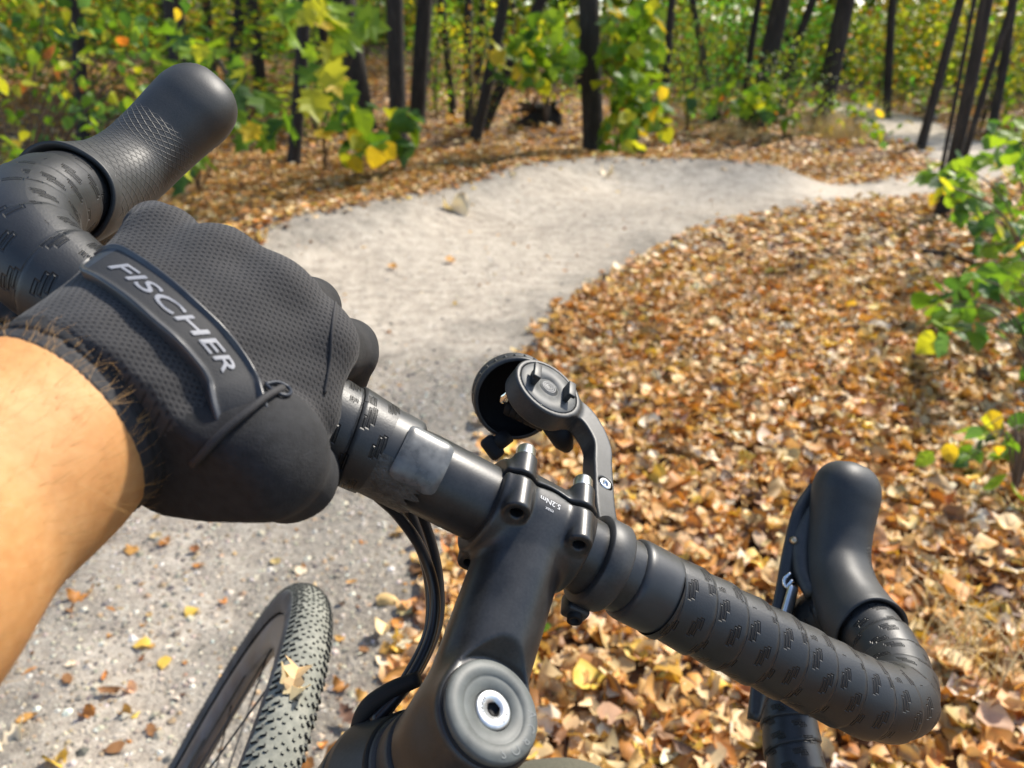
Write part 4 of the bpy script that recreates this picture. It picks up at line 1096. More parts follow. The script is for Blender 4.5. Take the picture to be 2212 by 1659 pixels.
# ---- top cap with bolt
cz = -.0085
CAP = bp('top_cap', lathe([(.0170, -.0002), (.0174, .0004), (.0174, .0022), (.0166, .0032), (.0120, .0036), (.0116, .0030), (.0108, .0028), (.0072, .0029), (.0069, .0020), (.0069, .0006), (0, .0006)], (0, -STEM_L, cz), (0, 0, 1), 64), M_CAPG, label='grey round steerer top cap')
bp('rubber_ring', lathe([(.0176, -.0024), (.0180, -.0016), (.0178, .0002), (.0168, .0003)], (0, -STEM_L, cz), (0, 0, 1), 64), M_DARK, CAP)
CB = bp('cap_bolt', lathe([(.0066, .0006), (.0066, .0026), (.0060, .0030), (.0026, .0030), (.0025, -.001), (0, -.001)], (0, -STEM_L, cz), (0, 0, 1), 48), plain('brushed_bolt', (.55, .56, .56), .38, .85, nscale=300, namp=.2), CAP)
bp('hex_socket', lathe([(.0024, .00305), (.0022, .0012), (0, .0012)], (0, -STEM_L, cz), (0, 0, 1), 6), M_DARK, CAP)
def arc_text(body, R, size, ang0, dang, z, mat, parent, name):
    for k, chh in enumerate(body):
        V, F = text_mesh(chh, size, 0); V = V - [V[:, 0].mean(), V[:, 1].mean(), 0]
        a = ang0 + dang * k; er = np.array([math.cos(a), math.sin(a), 0]); et = np.array([-math.sin(a), math.cos(a), 0])
        W = np.array([0, -STEM_L, z]) + er * R - V[:, :1] * et * (1 if dang < 0 else -1) + V[:, 1:2] * er * (1 if dang < 0 else -1)
        bp(name, (W, F), mat, parent, smooth=False)
M_INK = plain('stamped_mark', (.10, .10, .10), .6)
arc_text('NORM', .0046, .0019, 3.6, -.30, cz + .00312, M_INK, CAP, 'bolt_stamp')
arc_text('8.8', .0046, .0019, -.0, -.28, cz + .00312, M_INK, CAP, 'bolt_stamp')
M_EMB = plain('embossed_letter', (.12, .128, .124), .45)
arc_text('ACROS', .0142, .0046, .25, -.36, cz + .00350, M_EMB, CAP, 'cap_letter')

# ---- headset, head tube, frame
def ring_z(name, prof, mat, **k): return bp(name, lathe(prof, (0, -STEM_L, 0), (0, 0, 1), 56), mat, **k)
ring_z('headset_spacer', [(.0150, -.0465), (.0192, -.0467), (.0196, -.0475), (.0196, -.0555), (.0192, -.0562), (.0150, -.0563)], M_PLAS, label='black headset spacer')
HC = ring_z('headset_cover', [(.0150, -.0568), (.0200, -.0570), (.0208, -.0582), (.0245, -.0700), (.0285, -.0790), (.0292, -.0830), (.0150, -.0832)], M_PLAS, label='black cone shaped headset cover with hose ports')
bp('cover_seam', lathe([(.0212, -.0588), (.0222, -.0596), (.0224, -.0612), (.0216, -.0618)], (0, -STEM_L, 0), (0, 0, 1), 56), M_DARK, HC)
HT = ring_z('head_tube', [(.0150, -.0838), (.0290, -.0840), (.0285, -.092), (.0262, -.115), (.0262, -.150), (.0300, -.200), (.0305, -.215), (.02, -.216)], M_FRAME, label='black head tube')
hz = np.array([0, UP_B[1], UP_B[2]]); hz /= np.linalg.norm(hz); hf = np.array([0, hz[2], -hz[1]])
AXLE_R = AXLE_F - hf * 1.03
BB = AXLE_R + hf * .43 - hz * .07
ST = BB + hz * .47 - hf * .155
hp = lambda z: np.array([0, -STEM_L, z])
bp('top_tube', tube([hp(-.11), hp(-.12) * .5 + ST * .5, ST], [.020, .018, .016], 20), M_FRAME)
bp('down_tube', tube([hp(-.185), hp(-.185) * .5 + BB * .5, BB], [.026, .026, .025], 20), M_FRAME)
bp('seat_tube', tube([BB, ST, ST + hz * .03 - hf * .01], [.018, .0165, .0165], 18), M_FRAME)
SD = ST + hz * .20 - hf * .066
bp('seat_post', tube([ST, SD], .0136, 16), M_ALU)
def saddle(P):
    a = SD + hz * .035
    d = cone(P, a + hf * .13, a - hf * .06, .017, .030)
    d = smin(d, cone(P, a - hf * .08 + [.045, 0, 0], a - hf * .08 - [.045, 0, 0], .030, .030), .03)
    return smax(d, (a - P) @ hz - .004, .01)
_lo = SD + hz * .035 - .2; _hi = SD + hz * .035 + .2
bp('saddle', surfnet(saddle, _lo, _hi, .005), M_DARK)
for sx in (-1, 1):
    bp('seat_stay', tube(spline([ST - hz * .03, (ST + AXLE_R) / 2 + [sx * .045, 0, 0], AXLE_R + [sx * .066, 0, 0]], 14), .008, 12), M_FRAME)
    bp('chain_stay', tube(spline([BB, (BB + AXLE_R) / 2 + [sx * .045, 0, 0], AXLE_R + [sx * .066, 0, 0]], 14), .010, 12), M_FRAME)
    crk = BB + [sx * .065, 0, 0]; pe = crk + (hf * .166 * sx)
    bp('crank_arm', tube([crk, pe], [.013, .010], 14), M_ALU)
    bp('pedal', rbox(pe + [sx * .05, 0, 0], (.09, .07, .018), .004), M_DARK)
bp('chainring', lathe([(.070, -.002), (.083, -.0015), (.083, .0015), (.070, .002)], BB + [.048, 0, 0], (1, 0, 0), 48), M_ALU)
# fork
crown = hp(-.222); FK = bp('fork', lathe([(.012, 0), (.029, -.001), (.030, -.02), (.026, -.045), (.0, -.046)], crown, (0, 0, 1), 32), M_FRAME, label='black fork')
for sx in (-1, 1):
    bp('fork_blade', tube(spline([crown + [sx * .014, 0, -.025], crown + [sx * .038, 0, -.06], crown + [sx * .047, .004, -.2], AXLE_F + [sx * .052, 0, 0]], 22), np.linspace(.0185, .009, 22), 16), M_FRAME, FK)

# ---- hoses
def hose(P, r=.0026, parent=None):
    return bp('brake_hose', tube(spline(P, 40), r, 12), M_HOSE, parent)
hose([(-.066, .006, -.017), (-.050, .008, -.024), (-.034, .004, -.036), (-.0185, -.008, -.0475), (-.0105, -.024, -.0560), (-.0120, -.042, -.0640), (-.0165, -.056, -.0720), (-.018, -.064, -.084)])
hose([(-.064, .010, -.017), (-.046, .013, -.025), (-.029, .010, -.039), (-.0145, -.001, -.0510), (-.0065, -.017, -.0600), (-.0080, -.037, -.0680), (-.0130, -.051, -.0760), (-.014, -.060, -.088)])
hose([(-.058, -.006, -.017), (-.046, -.004, -.024), (-.030, -.006, -.034), (-.0165, -.015, -.0440), (-.0105, -.029, -.0530), (-.0125, -.047, -.0620), (-.018, -.060, -.074)], .0023)
bp('hose_guide', tube(spline([(-.010, -.046, -.056), (-.017, -.050, -.066), (-.021, -.056, -.078), (-.016, -.066, -.092)], 20), np.interp(np.linspace(0, 1, 20), [0, .5, 1], [.003, .0042, .004]), 12), M_DARK)

# ---- wheels: tyre, rim, spokes, hub
def dusty_tyre():
    m, nt, b = new_mat('dusty_tyre_rubber')
    f = noise(nt, 25, 5); g = noise(nt, 160, 4)
    nt.links.new(ramp(nt, f * .5 + g * .5, [(.3, (.10, .105, .088)), (.5, (.18, .182, .152)), (.7, (.28, .275, .23))]), b.inputs['Base Color'])
    b.inputs['Roughness'].default_value = .85; bump(nt, b, g, .4, .001)
    return m
M_TYRE = dusty_tyre()
M_KNOBS = plain('black_knob_side', (.014, .016, .016), .7)  # clean rubber sides, with the knobs' shade put into the black
M_SIDE = plain('tyre_sidewall', (.05, .056, .062), .62, nscale=30, namp=.5, bscale=300, bstr=.3, bdist=.0005)
M_RIM = plain('rim_grey', (.075, .075, .08), .42, nscale=18, namp=.7, rvar=.12)
M_SPOKE = plain('spoke', (.05, .05, .05), .35, .8)
EA, EB = np.array([0, 1.0, 0]), np.array([0, 0, 1.0])
def wheel_pt(ax, th, psi, rr=TYRE_R, R0=WHEEL_R - TYRE_R):
    """th around the wheel, psi around the tyre section (0 = outermost)"""
    er = EA * math.cos(th) + EB * math.sin(th)
    return ax + er * (R0 + rr * math.cos(psi)) + np.array([1.0, 0, 0]) * rr * math.sin(psi), er * math.cos(psi) + np.array([1.0, 0, 0]) * math.sin(psi), -EA * math.sin(th) + EB * math.cos(th)
def wheel(ax, front):
    psi = np.linspace(-2.35, 2.35, 26); R0 = WHEEL_R - TYRE_R
    prof = [(R0 + TYRE_R * math.cos(p), TYRE_R * math.sin(p)) for p in psi]
    V, F = lathe(prof, ax, (1, 0, 0), 150)
    fm = []
    for i_ in range(25):
        fm += [1 if abs((psi[i_] + psi[i_ + 1]) / 2) > 1.25 else 0] * 150
    TY = bp('front_tyre' if front else 'rear_tyre', (V, F), None, mats=[M_TYRE, M_SIDE], fmat=fm, label='knobbly dusty gravel tyre' if front else None or 'rear knobbly tyre')
    rim = [(.3105, -.0125), (.314, -.0118), (.314, -.0105), (.3085, -.0095), (.300, 0), (.3085, .0095), (.314, .0105), (.314, .0118), (.3105, .0125), (.296, .0128), (.284, .0095), (.279, .004), (.279, -.004), (.284, -.0095), (.296, -.0128), (.3105, -.0125)]
    RM = bp('front_rim' if front else 'rear_rim', lathe(rim, ax, (1, 0, 0), 120), M_RIM)
    HBq = bp('front_hub' if front else 'rear_hub', lathe([(.006, -.055), (.010, -.05), (.010, -.04), (.021, -.036), (.021, -.032), (.012, -.028), (.012, .028), (.021, .032), (.021, .036), (.010, .04), (.010, .05), (.006, .055)], ax, (1, 0, 0), 28), M_ALU)
    for k in range(28):
        sx = 1 if k % 2 else -1; a = 2 * math.pi * k / 28; da = .55 * (1 if (k // 2) % 2 else -1)
        p0 = ax + np.array([sx * .034, .020 * math.cos(a + da * 2), .020 * math.sin(a + da * 2)]); p1 = ax + np.array([sx * .003, .281 * math.cos(a), .281 * math.sin(a)])
        bp('spoke', tube([p0, p1], .0010, 5), M_SPOKE, RM)
    bp('brake_rotor', lathe([(.062, -.0009), (.08, -.0009), (.08, .0009), (.062, .0009), (.062, -.0009)], ax + [-.043, 0, 0], (1, 0, 0), 48), M_STEEL, HBq)
    # tread knobs: two fine centre columns, ramp columns and larger side knobs
    rows = 236; cols = [(-1.02, .0056, .0022), (-.72, .0042, .0020), (-.46, .0027, .0017), (-.23, .0024, .0016), (0.0, .0024, .0016), (.23, .0024, .0016), (.46, .0027, .0017), (.72, .0042, .0020), (1.02, .0056, .0022)]
    protos = {}
    for ci, (ps, w, l) in enumerate(cols):
        hw, hl, h = w / 2, l / 2 * 1.25, .0019 if abs(ps) > .6 else .0012
        v = np.array([(sx * hw * sc, sy * hl * sc, z) for z, sc in ((-.001, 1.08), (h, .86)) for sx, sy in ((-1, -1), (1, -1), (1, 1), (-1, 1))])
        f = np.array([(4, 5, 6, 7), (0, 1, 5, 4), (1, 2, 6, 5), (2, 3, 7, 6), (3, 0, 4, 7)])
        protos[ci] = (v, f, mk_mesh('knob', v, f, smooth=False, mats=[M_TYRE, M_KNOBS], fmat=[0, 1, 1, 1, 1]))
    rest_v, rest_f, rest_m, off = [], [], [], 0
    cand = []
    for r_ in range(rows):
        for ci, (ps, w, l) in enumerate(cols):
            th = 2 * math.pi * (r_ + (.5 if ci % 2 else 0)) / rows
            p, nrm, tg = wheel_pt(ax, th + .004 * math.sin(r_ * 1.7 + ci * 2.1), ps + .05 * math.sin(r_ * math.pi + ci))
            sd = np.cross(tg, nrm); yaw = .18 * math.sin(ci * 2.4)
            M3 = np.stack([sd * math.cos(yaw) + tg * math.sin(yaw), tg * math.cos(yaw) - sd * math.sin(yaw), nrm], 1)
            q = b2w(p) - CAM_P; qc = W_C.T @ q; vis = -1
            if front and qc[2] > .1:
                x_, y_ = CX + FPX * qc[0] / qc[2], CY + FPX * qc[1] / qc[2]
                if 340 < x_ < 780 and 1230 < y_ < 1700 and (W_C @ R_B @ nrm) @ q < .1 * np.linalg.norm(q): vis = 1 / qc[2]
            cand.append((vis, ci, p, M3))
    cand.sort(key=lambda t: -t[0])
    for n_, (vis, ci, p, M3) in enumerate(cand):
        if vis > 0 and n_ < 299:
            o = obj('knob', protos[ci][2], TY); m = Matrix.Identity(4)
            for a in range(3):
                for b in range(3): m[a][b] = M3[a][b]
                m[a][3] = p[a] - CONTACT[a]
            o.matrix_local = m
        else:
            v, f, _ = protos[ci]; rest_v.append(v @ M3.T + p); rest_f.append(f + off); rest_m += [0, 1, 1, 1, 1]; off += len(v)
    bp('tread_knobs', (np.concatenate(rest_v), np.concatenate(rest_f)), None, TY, smooth=False, mats=[M_TYRE, M_KNOBS], fmat=rest_m, kind='stuff')
wheel(AXLE_F, True); wheel(AXLE_R, False)

# ---- phone mount on the bar
PM = bp('phone_mount', lathe([(.0160, .0298), (.0188, .0300), (.0193, .0306), (.0193, .0400), (.0188, .0408), (.0160, .0410)], (0, 0, 0), (1, 0, 0), 56), M_PLAS, label='black out-front phone mount clamped beside the stem')
bp('clamp_ear', rbox((.0355, -.012, -.0165), (.0105, .010, .008), .0015), M_PLAS, PM)
bp('clamp_screw', lathe([(0, .001), (.0016, .001), (.0018, .0026), (.0032, .0026), (.0032, -.003)], (.0355, -.0168, -.0165), (0, -1, 0), 18), M_DARK, PM)
DC = np.array([.0012, .0945, 0.0])
def arm_sdf(P):
    # flat arm: from the clamp forward, bending inward to the round head; thickness along Z
    pts = [(.0356, .012, .0085, .0054), (.0356, .030, .0040, .0053), (.0358, .060, .0005, .0053), (.0350, .078, -.0005, .0054), (.0260, .0925, -.0015, .0068), (.0130, .0945, -.002, .0095)]
    pts = spline(np.array(pts), 30); d = np.full(len(P), 1e3); best = np.full(len(P), 1e3)
    for (x0, y0, z0, w0), (x1, y1, z1, w1) in zip(pts[:-1], pts[1:]):
        a = np.array([x0, y0]); v = np.array([x1, y1]) - a
        t = np.clip((P[:, :2] - a) @ v / (v @ v), 0, 1)
        dc = np.linalg.norm(P[:, :2] - a - t[:, None] * v, axis=1); dxy = dc - (w0 + t * (w1 - w0))
        dz = np.abs(P[:, 2] - (z0 + t * (z1 - z0)) + .0055) - .0055
        m = dc < best; best = np.where(m, dc, best); d = np.where(m, smax(dxy, dz, .0010), d)
    head = cyl(P, DC + [0, 0, -.0115], DC + [0, 0, .0004], .0192, .0012)
    d = smin(d, head, .004)
    d = smax(d, -cyl(P, DC + [0, 0, -.0011], DC + [0, 0, .01], .0166), .0004)
    d = smax(d, -cyl(P, (.0362, .0465, -.003), (.0362, .0465, .02), .0040), .0004)
    d = smax(d, -cyl(P, (0.01, 0, 0), (.06, 0, 0), .0178), .001)
    return d
ARM = bp('mount_arm', surfnet(arm_sdf, (-.022, .006, -.020), (.046, .118, .022), .0007), M_PLAS, PM, label='flat black arm ending in a round head')
bp('arm_screw', lathe([(0, .0006), (.0012, .0006), (.0014, .0016), (.0030, .0018), (.0033, .0012), (.0033, -.002)], (.0362, .0465, .0002), (0, 0, 1), 28), M_STEEL, PM)
bp('mount_disc', lathe([(.0163, -.0012), (.0163, .0001), (.0159, .0005), (.0060, .0005), (.0058, .0001), (.0055, .0001), (.0053, .0005), (0, .0005)], DC, (0, 0, 1), 56), plain('dusty_disc', (.07, .072, .07), .55, nscale=180, namp=.5, rvar=.1), PM)
# two raised prongs of the twist lock, along the direction seen in the photo
pd = np.array([-.03, 1, 0]); pd /= np.linalg.norm(pd); pq = np.array([pd[1], -pd[0], 0])
Rp = np.stack([pq, pd, [0, 0, 1.0]], 1)
for s in (-1, 1):
    c = DC + pq * (s * .0094) + [0, 0, .0030]
    bp('prong', rbox(c, (.0028, .0105, .0056), .0006, Rp), M_PLAS, PM)
    bp('prong', rbox(c + pq * (s * .0008) + [0, 0, .0026], (.0042, .0108, .0020), .0005, Rp), M_PLAS, PM)
M_GREYP = plain('grey_logo_print', (.22, .22, .22), .6)
for rr, sx in ((.0036, 0), (.0027, .0), (.0016, 0)):
    V, F = lathe([(rr - .0002, .0007), (rr + .0002, .0007)], DC, (0, 0, 1), 36); V = DC + (V - DC) * [1, 1.0, 1]
    bp('mount_logo', (V, F), M_GREYP, PM, smooth=False)

# ---- bell under the mount head
BC = R_B.T @ (px2cam(1116, 862, .405) - T_B)
bax = R_B.T @ np.array([-.17, -.24, .955])     # from the open side away from the camera
BL = bp('bell', lathe([(.0205, -.0002), (.0218, -.0006), (.0226, .0002), (.0227, .0030), (.0222, .0036), (.0221, .0075), (.0226, .0082), (.0226, .0118), (.0205, .0165), (.0150, .0195), (0, .0205)], BC, bax, 72), M_PLAS, label='round black bell with ridged rim hanging under the phone mount')
bp('bell_inside', lathe([(.0205, -.0002), (.0200, .0030), (.0185, .0095), (.0150, .0105), (.0145, .0125), (0, .0130)], BC, bax, 56), M_DARK, BL)
bu = np.cross(bax, [0.3, .5, .8]); bu /= np.linalg.norm(bu); bw = np.cross(bax, bu)
for k in range(26):
    a = 2 * math.pi * k / 26; er = bu * math.cos(a) + bw * math.sin(a); et = np.cross(bax, er)
    bp('rim_ridge', rbox(BC + er * .02255 + bax * .0055, (.0008, .0012, .0042), .0003, np.stack([er, et, bax], 1), 1), M_PLAS, BL)
s0 = R_B.T @ (px2cam(1090, 860, .400) - T_B); s1 = R_B.T @ (px2cam(1112, 836, .392) - T_B)
bp('striker', lathe([(0, -.0040), (.0022, -.0036), (.0030, -.002), (.0031, .002), (.0024, .0036), (.0022, .010)], s0, s1 - s0, 24), M_CHROME, BL, label='chrome striker')
q0 = R_B.T @ (px2cam(1102, 880, .404) - T_B); q1 = R_B.T @ (px2cam(1170, 912, .400) - T_B)
for k in range(6):
    c = q0 + (q1 - q0) * (k / 5); bp('spring_barrel', lathe([(0, -.002), (.0045, -.0019), (.0048, -.001), (.0048, .001), (.0045, .0019), (0, .002)], c, q1 - q0, 20), M_DARK, BL)
l0 = R_B.T @ (px2cam(1098, 940, .405) - T_B); l1 = R_B.T @ (px2cam(1070, 962, .402) - T_B)
bp('bell_lever_stalk', tube([l0, l1], .0042, 14), M_DARK, BL)
lx = (l1 - l0) / np.linalg.norm(l1 - l0); ln = R_B.T @ np.array([0, 0, -1.0]); ly = np.cross(ln, lx); ly /= np.linalg.norm(ly)
bp('bell_lever', rbox(l1 + lx * .002, (.0085, .0130, .006), .0025, np.stack([lx, ly, np.cross(lx, ly)], 1), 3), M_DARK, BL)
g0 = R_B.T @ (px2cam(1200, 915, .395) - T_B); g1 = R_B.T @ (px2cam(1218, 955, .400) - T_B); g2 = R_B.T @ (px2cam(1228, 970, .402) - T_B)
bp('bell_bracket', tube([g0, g1, g2], [.0075, .0055, .003], 16), M_DARK, BL)

# ---- oak leaf caught on the tyre
th0 = None
best = 1e9
for th in np.linspace(0, 2 * math.pi, 720):
    for ps in (-.3, 0., .3):
        p, nr, tg = wheel_pt(AXLE_F, th, ps, TYRE_R + .0035)
        q = W_C.T @ (b2w(p) - CAM_P)
        if q[2] < .1 or (W_C @ R_B @ nr) @ (b2w(p) - CAM_P) > 0: continue
        e = math.hypot(CX + FPX * q[0] / q[2] - 634, CY + FPX * q[1] / q[2] - 1462)
        if e < best: best, th0 = e, (p, nr, tg)
p, nr, tg = th0
wn, wt = W_C @ R_B @ nr, W_C @ R_B @ (-tg); wt = wt / np.linalg.norm(wt); wx = np.cross(wt, wn)
tv, tf = leaf_tpl(OAK, .55, 1.6, seed=21); tv = tv * [.75, 1, 1]; tv[:, 2] += .10
V = b2w(p) + (tv * .040) @ np.stack([wx, wt, wn], 1).T
V2 = b2w(p) + wn * .004 + ((tv * [1, 1, -1] * .030) @ np.stack([wt * .8 + wx * .6, wx * .8 - wt * .6, wn], 1).T) + wt * -.010
Vl, Fl = merge([(V, tf), (V2, tf)])
cc = np.concatenate([np.tile((.60, .42, .22), (len(tv), 1)), np.tile((.66, .52, .28), (len(tv), 1))]); yy = np.concatenate([tv[:, 1], np.zeros(len(tv))])
cc = np.where((yy > .25)[:, None], np.array((.42, .2, .1)), cc)
obj('fallen_leaf', mk_mesh('fallen_leaf', Vl, Fl, col=cc, mats=[M_LIT], smooth=False), label='crumpled tan oak leaf caught on the front tyre tread', category='leaf')

# ================================================================== PERSON (left arm and glove, knee)
W0 = px2cam(218, 868, .238)                       # wrist centre, camera frame
ARMDIR = np.array([-.36, .50, -.77]); ARMDIR /= np.linalg.norm(ARMDIR)
MCP = [px2cam(676, 742, .268), px2cam(585, 648, .262), px2cam(468, 578, .262), px2cam(352, 528, .268)]
def rot_in(P): return P
PRIM = []   # (a, b, ra, rb, tag)
for k, (m, r) in enumerate(zip(MCP, (.0150, .0148, .0140, .0128))):
    off = [px2cam(330, 900, .232), px2cam(290, 860, .230), px2cam(240, 820, .232), px2cam(180, 800, .238)][k]
    PRIM.append((off, m, .0205, r, 'back'))
PIP = [px2cam(746, 757, .318), px2cam(665, 668, .318), px2cam(545, 600, .318), px2cam(338, 502, .303)]
DIP = [px2cam(726, 850, .338), px2cam(630, 770, .338), px2cam(510, 700, .338), px2cam(345, 600, .328)]
TIP = [px2cam(668, 905, .326), px2cam(570, 840, .324), px2cam(455, 770, .322), px2cam(300, 680, .318)]
FING = []
for k in range(4):
    r = (.0128, .0128, .0122, .0112)[k]
    FING.append((MCP[k], PIP[k], r * 1.04, r)); FING.append((PIP[k], DIP[k], r, r * .9)); FING.append((DIP[k], TIP[k], r * .9, r * .8))
THUMB = [(px2cam(330, 985, .232), px2cam(565, 985, .233), .0215, .0190), (px2cam(565, 985, .233), px2cam(625, 1025, .254), .0188, .0145), (px2cam(630, 1030, .256), px2cam(668, 1008, .285), .0138, .0115), (px2cam(668, 1008, .285), px2cam(640, 930, .312), .0115, .0100)]
WEB = [(px2cam(520, 930, .242), px2cam(640, 880, .262), .0165, .0150)]
BARA, BARB = R_B @ np.array([-.04, 0, 0]) + T_B, R_B @ np.array([-.215, 0, 0]) + T_B
def thumb_sdf(P):
    d = np.full(len(P), 1e3)
    for a, b, ra, rb in THUMB: d = smin(d, cone(P, a, b, ra, rb), .006)
    return d
def back_sdf(P):
    d = np.full(len(P), 1e3)
    for a, b, ra, rb, _ in PRIM: d = smin(d, cone(P, a, b, ra, rb), .012)
    d = smin(d, cone(P, W0, W0 + ARMDIR * -.01 + [.012, 0, .004], .0300, .0255), .012)
    for a, b, ra, rb in WEB: d = smin(d, cone(P, a, b, ra, rb), .012)
    return d
def fing_sdf(P):
    d = np.full(len(P), 1e3)
    for k in range(4):
        e = np.full(len(P), 1e3)
        for a, b, ra, rb in FING[3 * k:3 * k + 3]: e = smin(e, cone(P, a, b, ra, rb), .004)
        d = smin(d, e, .0022)
    return d
CUT = W0 + ARMDIR * .010
def glove_sdf(P):
    d = smin(back_sdf(P), fing_sdf(P), .006)
    d = smin(d, thumb_sdf(P), .0055)
    # cloth wrinkles
    d = d + .0003 * np.sin(P[:, 0] * 210 + P[:, 1] * 160 + 2 * np.sin(P[:, 1] * 90)) * np.sin(P[:, 1] * 190 - P[:, 2] * 170 + 1.0)
    d = smax(d, (P - CUT) @ ARMDIR, .002)
    return d
GV, GF = surfnet(glove_sdf, (-.225, -.09, .19), (-.045, .085, .375), .0016)
GW = cam2w(GV)
PERSON = thing('person', "rider's left arm in a black cycling glove gripping the bar, olive trouser knee below", 'person', (0.0, 0.25, 0.0))
PO = np.array([0.0, .25, 0.0])
def pp(name, V, F, mat, parent=None, **k):
    mats = k.pop('mats', None) or [mat]; fm = k.pop('fmat', None); uv = k.pop('uv', None); sm = k.pop('smooth', True)
    return obj(name, mk_mesh(name, np.asarray(V) - PO, F, uv=uv, smooth=sm, mats=mats, fmat=fm), parent or PERSON, **k)
def glove_mats():
    m, nt, b = new_mat('glove_mesh_fabric')
    (u, v, _), _o = uvw(nt)
    # airy mesh: staggered rows of small holes, spacing about 1.9 mm
    px_ = u / .0023; row = (v / .0015).floor(); q = px_ + row * .5
    x = q.frac() - .5; y = (v / .0015).frac() - .5
    dd = (x * x * 1.5 + y * y * .8)
    hole = dd.step(.125, .035)
    f = noise(nt, 70, 4); fz = noise(nt, 1800, 2)
    col = ramp(nt, f * .5 + fz * .5, [(.3, (.017, .0162, .017)), (.7, (.037, .0345, .034))])
    mx = nt.nodes.new('ShaderNodeMix'); mx.data_type = 'RGBA'; nt.links.new((hole * .85).s, mx.inputs[0])
    nt.links.new(col, mx.inputs[6]); mx.inputs[7].default_value = (.004, .004, .006, 1)
    nt.links.new(mx.outputs[2], b.inputs['Base Color'])
    b.inputs['Roughness'].default_value = .88; b.inputs['Sheen Weight'].default_value = .06; b.inputs['Sheen Roughness'].default_value = .5
    bump(nt, b, hole * -1.0 + fz * .25, .9, .0005)
    m2 = plain('glove_black_fabric', (.012, .012, .013), .9, nscale=300, namp=.4, bscale=1500, bstr=.5, bdist=.0004)
    return m, m2
M_MESHF, M_BLKF = glove_mats()
# fabric coordinates: along the hand's back (wrist to knuckles) and across it
eu = MCP[1] - W0; eu /= np.linalg.norm(eu); ev = MCP[0] - MCP[3]; ev -= (ev @ eu) * eu; ev /= np.linalg.norm(ev); en = np.cross(eu, ev)
uvg = np.stack([(GV - W0) @ ev, (GV - W0) @ eu + .55 * ((GV - W0) @ en)], 1)
cen = GV[GF].mean(1)
idx_f = np.full(len(cen), 1e3)
for a_, b_, ra_, rb_ in FING[0:3]: idx_f = np.minimum(idx_f, cone(cen, a_, b_, ra_, rb_))
isth = (thumb_sdf(cen) < back_sdf(cen) - .0005) & (thumb_sdf(cen) < fing_sdf(cen)) | ((idx_f < back_sdf(cen) - .002))
GL = pp('glove', GW, GF, None, mats=[M_MESHF, M_BLKF], fmat=isth.astype(int), uv=uvg, label='black mesh cycling glove gripping the bar')
BVH = BVHTree.FromPolygons([tuple(v) for v in GW], [tuple(map(int, f)) for f in GF])
def on_glove(x, y, lift=0.0):
    r = ray(x, y); h = BVH.ray_cast(Vector(CAM_P), Vector(r))
    if h[0] is None: h = BVH.find_nearest(Vector(CAM_P + r * .24))
    n = np.array(h[1]); n = n if n @ r < 0 else -n
    return np.array(h[0]) + n * lift, n
def ribbon(px_path, halfw, prof, nlen, nw, lift, smooth_it=True):
    """band laid on the glove along photo pixels; prof(v in -1..1, u) = height in metres"""
    P = spline(np.array(px_path, float), nlen)
    t = np.gradient(P, axis=0); t /= np.linalg.norm(t, axis=1)[:, None]; nn = np.stack([t[:, 1], -t[:, 0]], 1)  # towards upper right
    C = np.array([on_glove(*p)[0] for p in P]); N = np.array([on_glove(*p)[1] for p in P])
    for _ in range(12):
        C[1:-1] = .25 * C[:-2] + .5 * C[1:-1] + .25 * C[2:]; N[1:-1] = .25 * N[:-2] + .5 * N[1:-1] + .25 * N[2:]
    N /= np.linalg.norm(N, axis=1)[:, None]
    T = np.gradient(C, axis=0); T /= np.linalg.norm(T, axis=1)[:, None]
    side = np.cross(N, T); side /= np.linalg.norm(side, axis=1)[:, None]
    # side must point to upper right in the picture
    q0 = W_C.T @ (C[nlen // 2] - CAM_P); q1 = W_C.T @ (C[nlen // 2] + side[nlen // 2] * .005 - CAM_P)
    if (q1[0] / q1[2] - q0[0] / q0[2]) < 0: side = -side
    N2 = np.cross(T, side); N2 *= np.sign(np.sum(N2 * N, 1))[:, None]
    return C, T, side, N2
SP_ = [(205, 562), (255, 588), (318, 634), (382, 690), (440, 745), (486, 805), (514, 862), (528, 912)]
NL, NWD = 70, 33
C, T, SDV, NV = ribbon(SP_, None, None, NL, NWD, 0)
SW = .0080
def strap_h(v, u):
    a = np.abs(v)
    rim = .0013 * np.exp(-((a - .86) / .11) ** 2)
    return .0030 + rim - .0038 * np.maximum(0, (a - .90) / .1) ** 2
uu = np.linspace(0, 1, NL); vv = np.linspace(-1, 1, NWD)
endw = np.sqrt(np.clip(1 - ((.075 - uu) / .075).clip(0, 1) ** 2, .02, 1))
bend = -.0006
V = np.zeros((NL, NWD, 3))
for j, v in enumerate(vv):
    hgt = strap_h(v, uu) - .0022 * (1 - endw) - .0075 * np.clip((uu - .86) / .14, 0, 1) ** 1.4
    V[:, j] = C + SDV * (v * SW * endw)[:, None] + NV * (hgt + bend * v * v)[:, None]
i = np.arange(NL - 1)[:, None] * NWD; j = np.arange(NWD - 1)[None]
F = np.stack([i + j, i + j + 1, i + NWD + j + 1, i + NWD + j], -1).reshape(-1, 4)
vm = np.abs((vv[:-1] + vv[1:]) / 2); fm = np.broadcast_to(np.where(vm > .66, 1, 0)[None], (NL - 1, NWD - 1)).copy(); fm[:4] = 1
M_STRAP = plain('strap_fabric', (.020, .020, .021), .75, bscale=1500, bstr=.4, bdist=.0003)
M_RUBB = plain('strap_rubber_rim', (.035, .037, .041), .38, nscale=200, namp=.2)
STR = pp('wrist_strap', V.reshape(-1, 3), F, None, GL, mats=[M_STRAP, M_RUBB], fmat=fm.ravel(), label='padded wrist strap with FISCHER lettering')
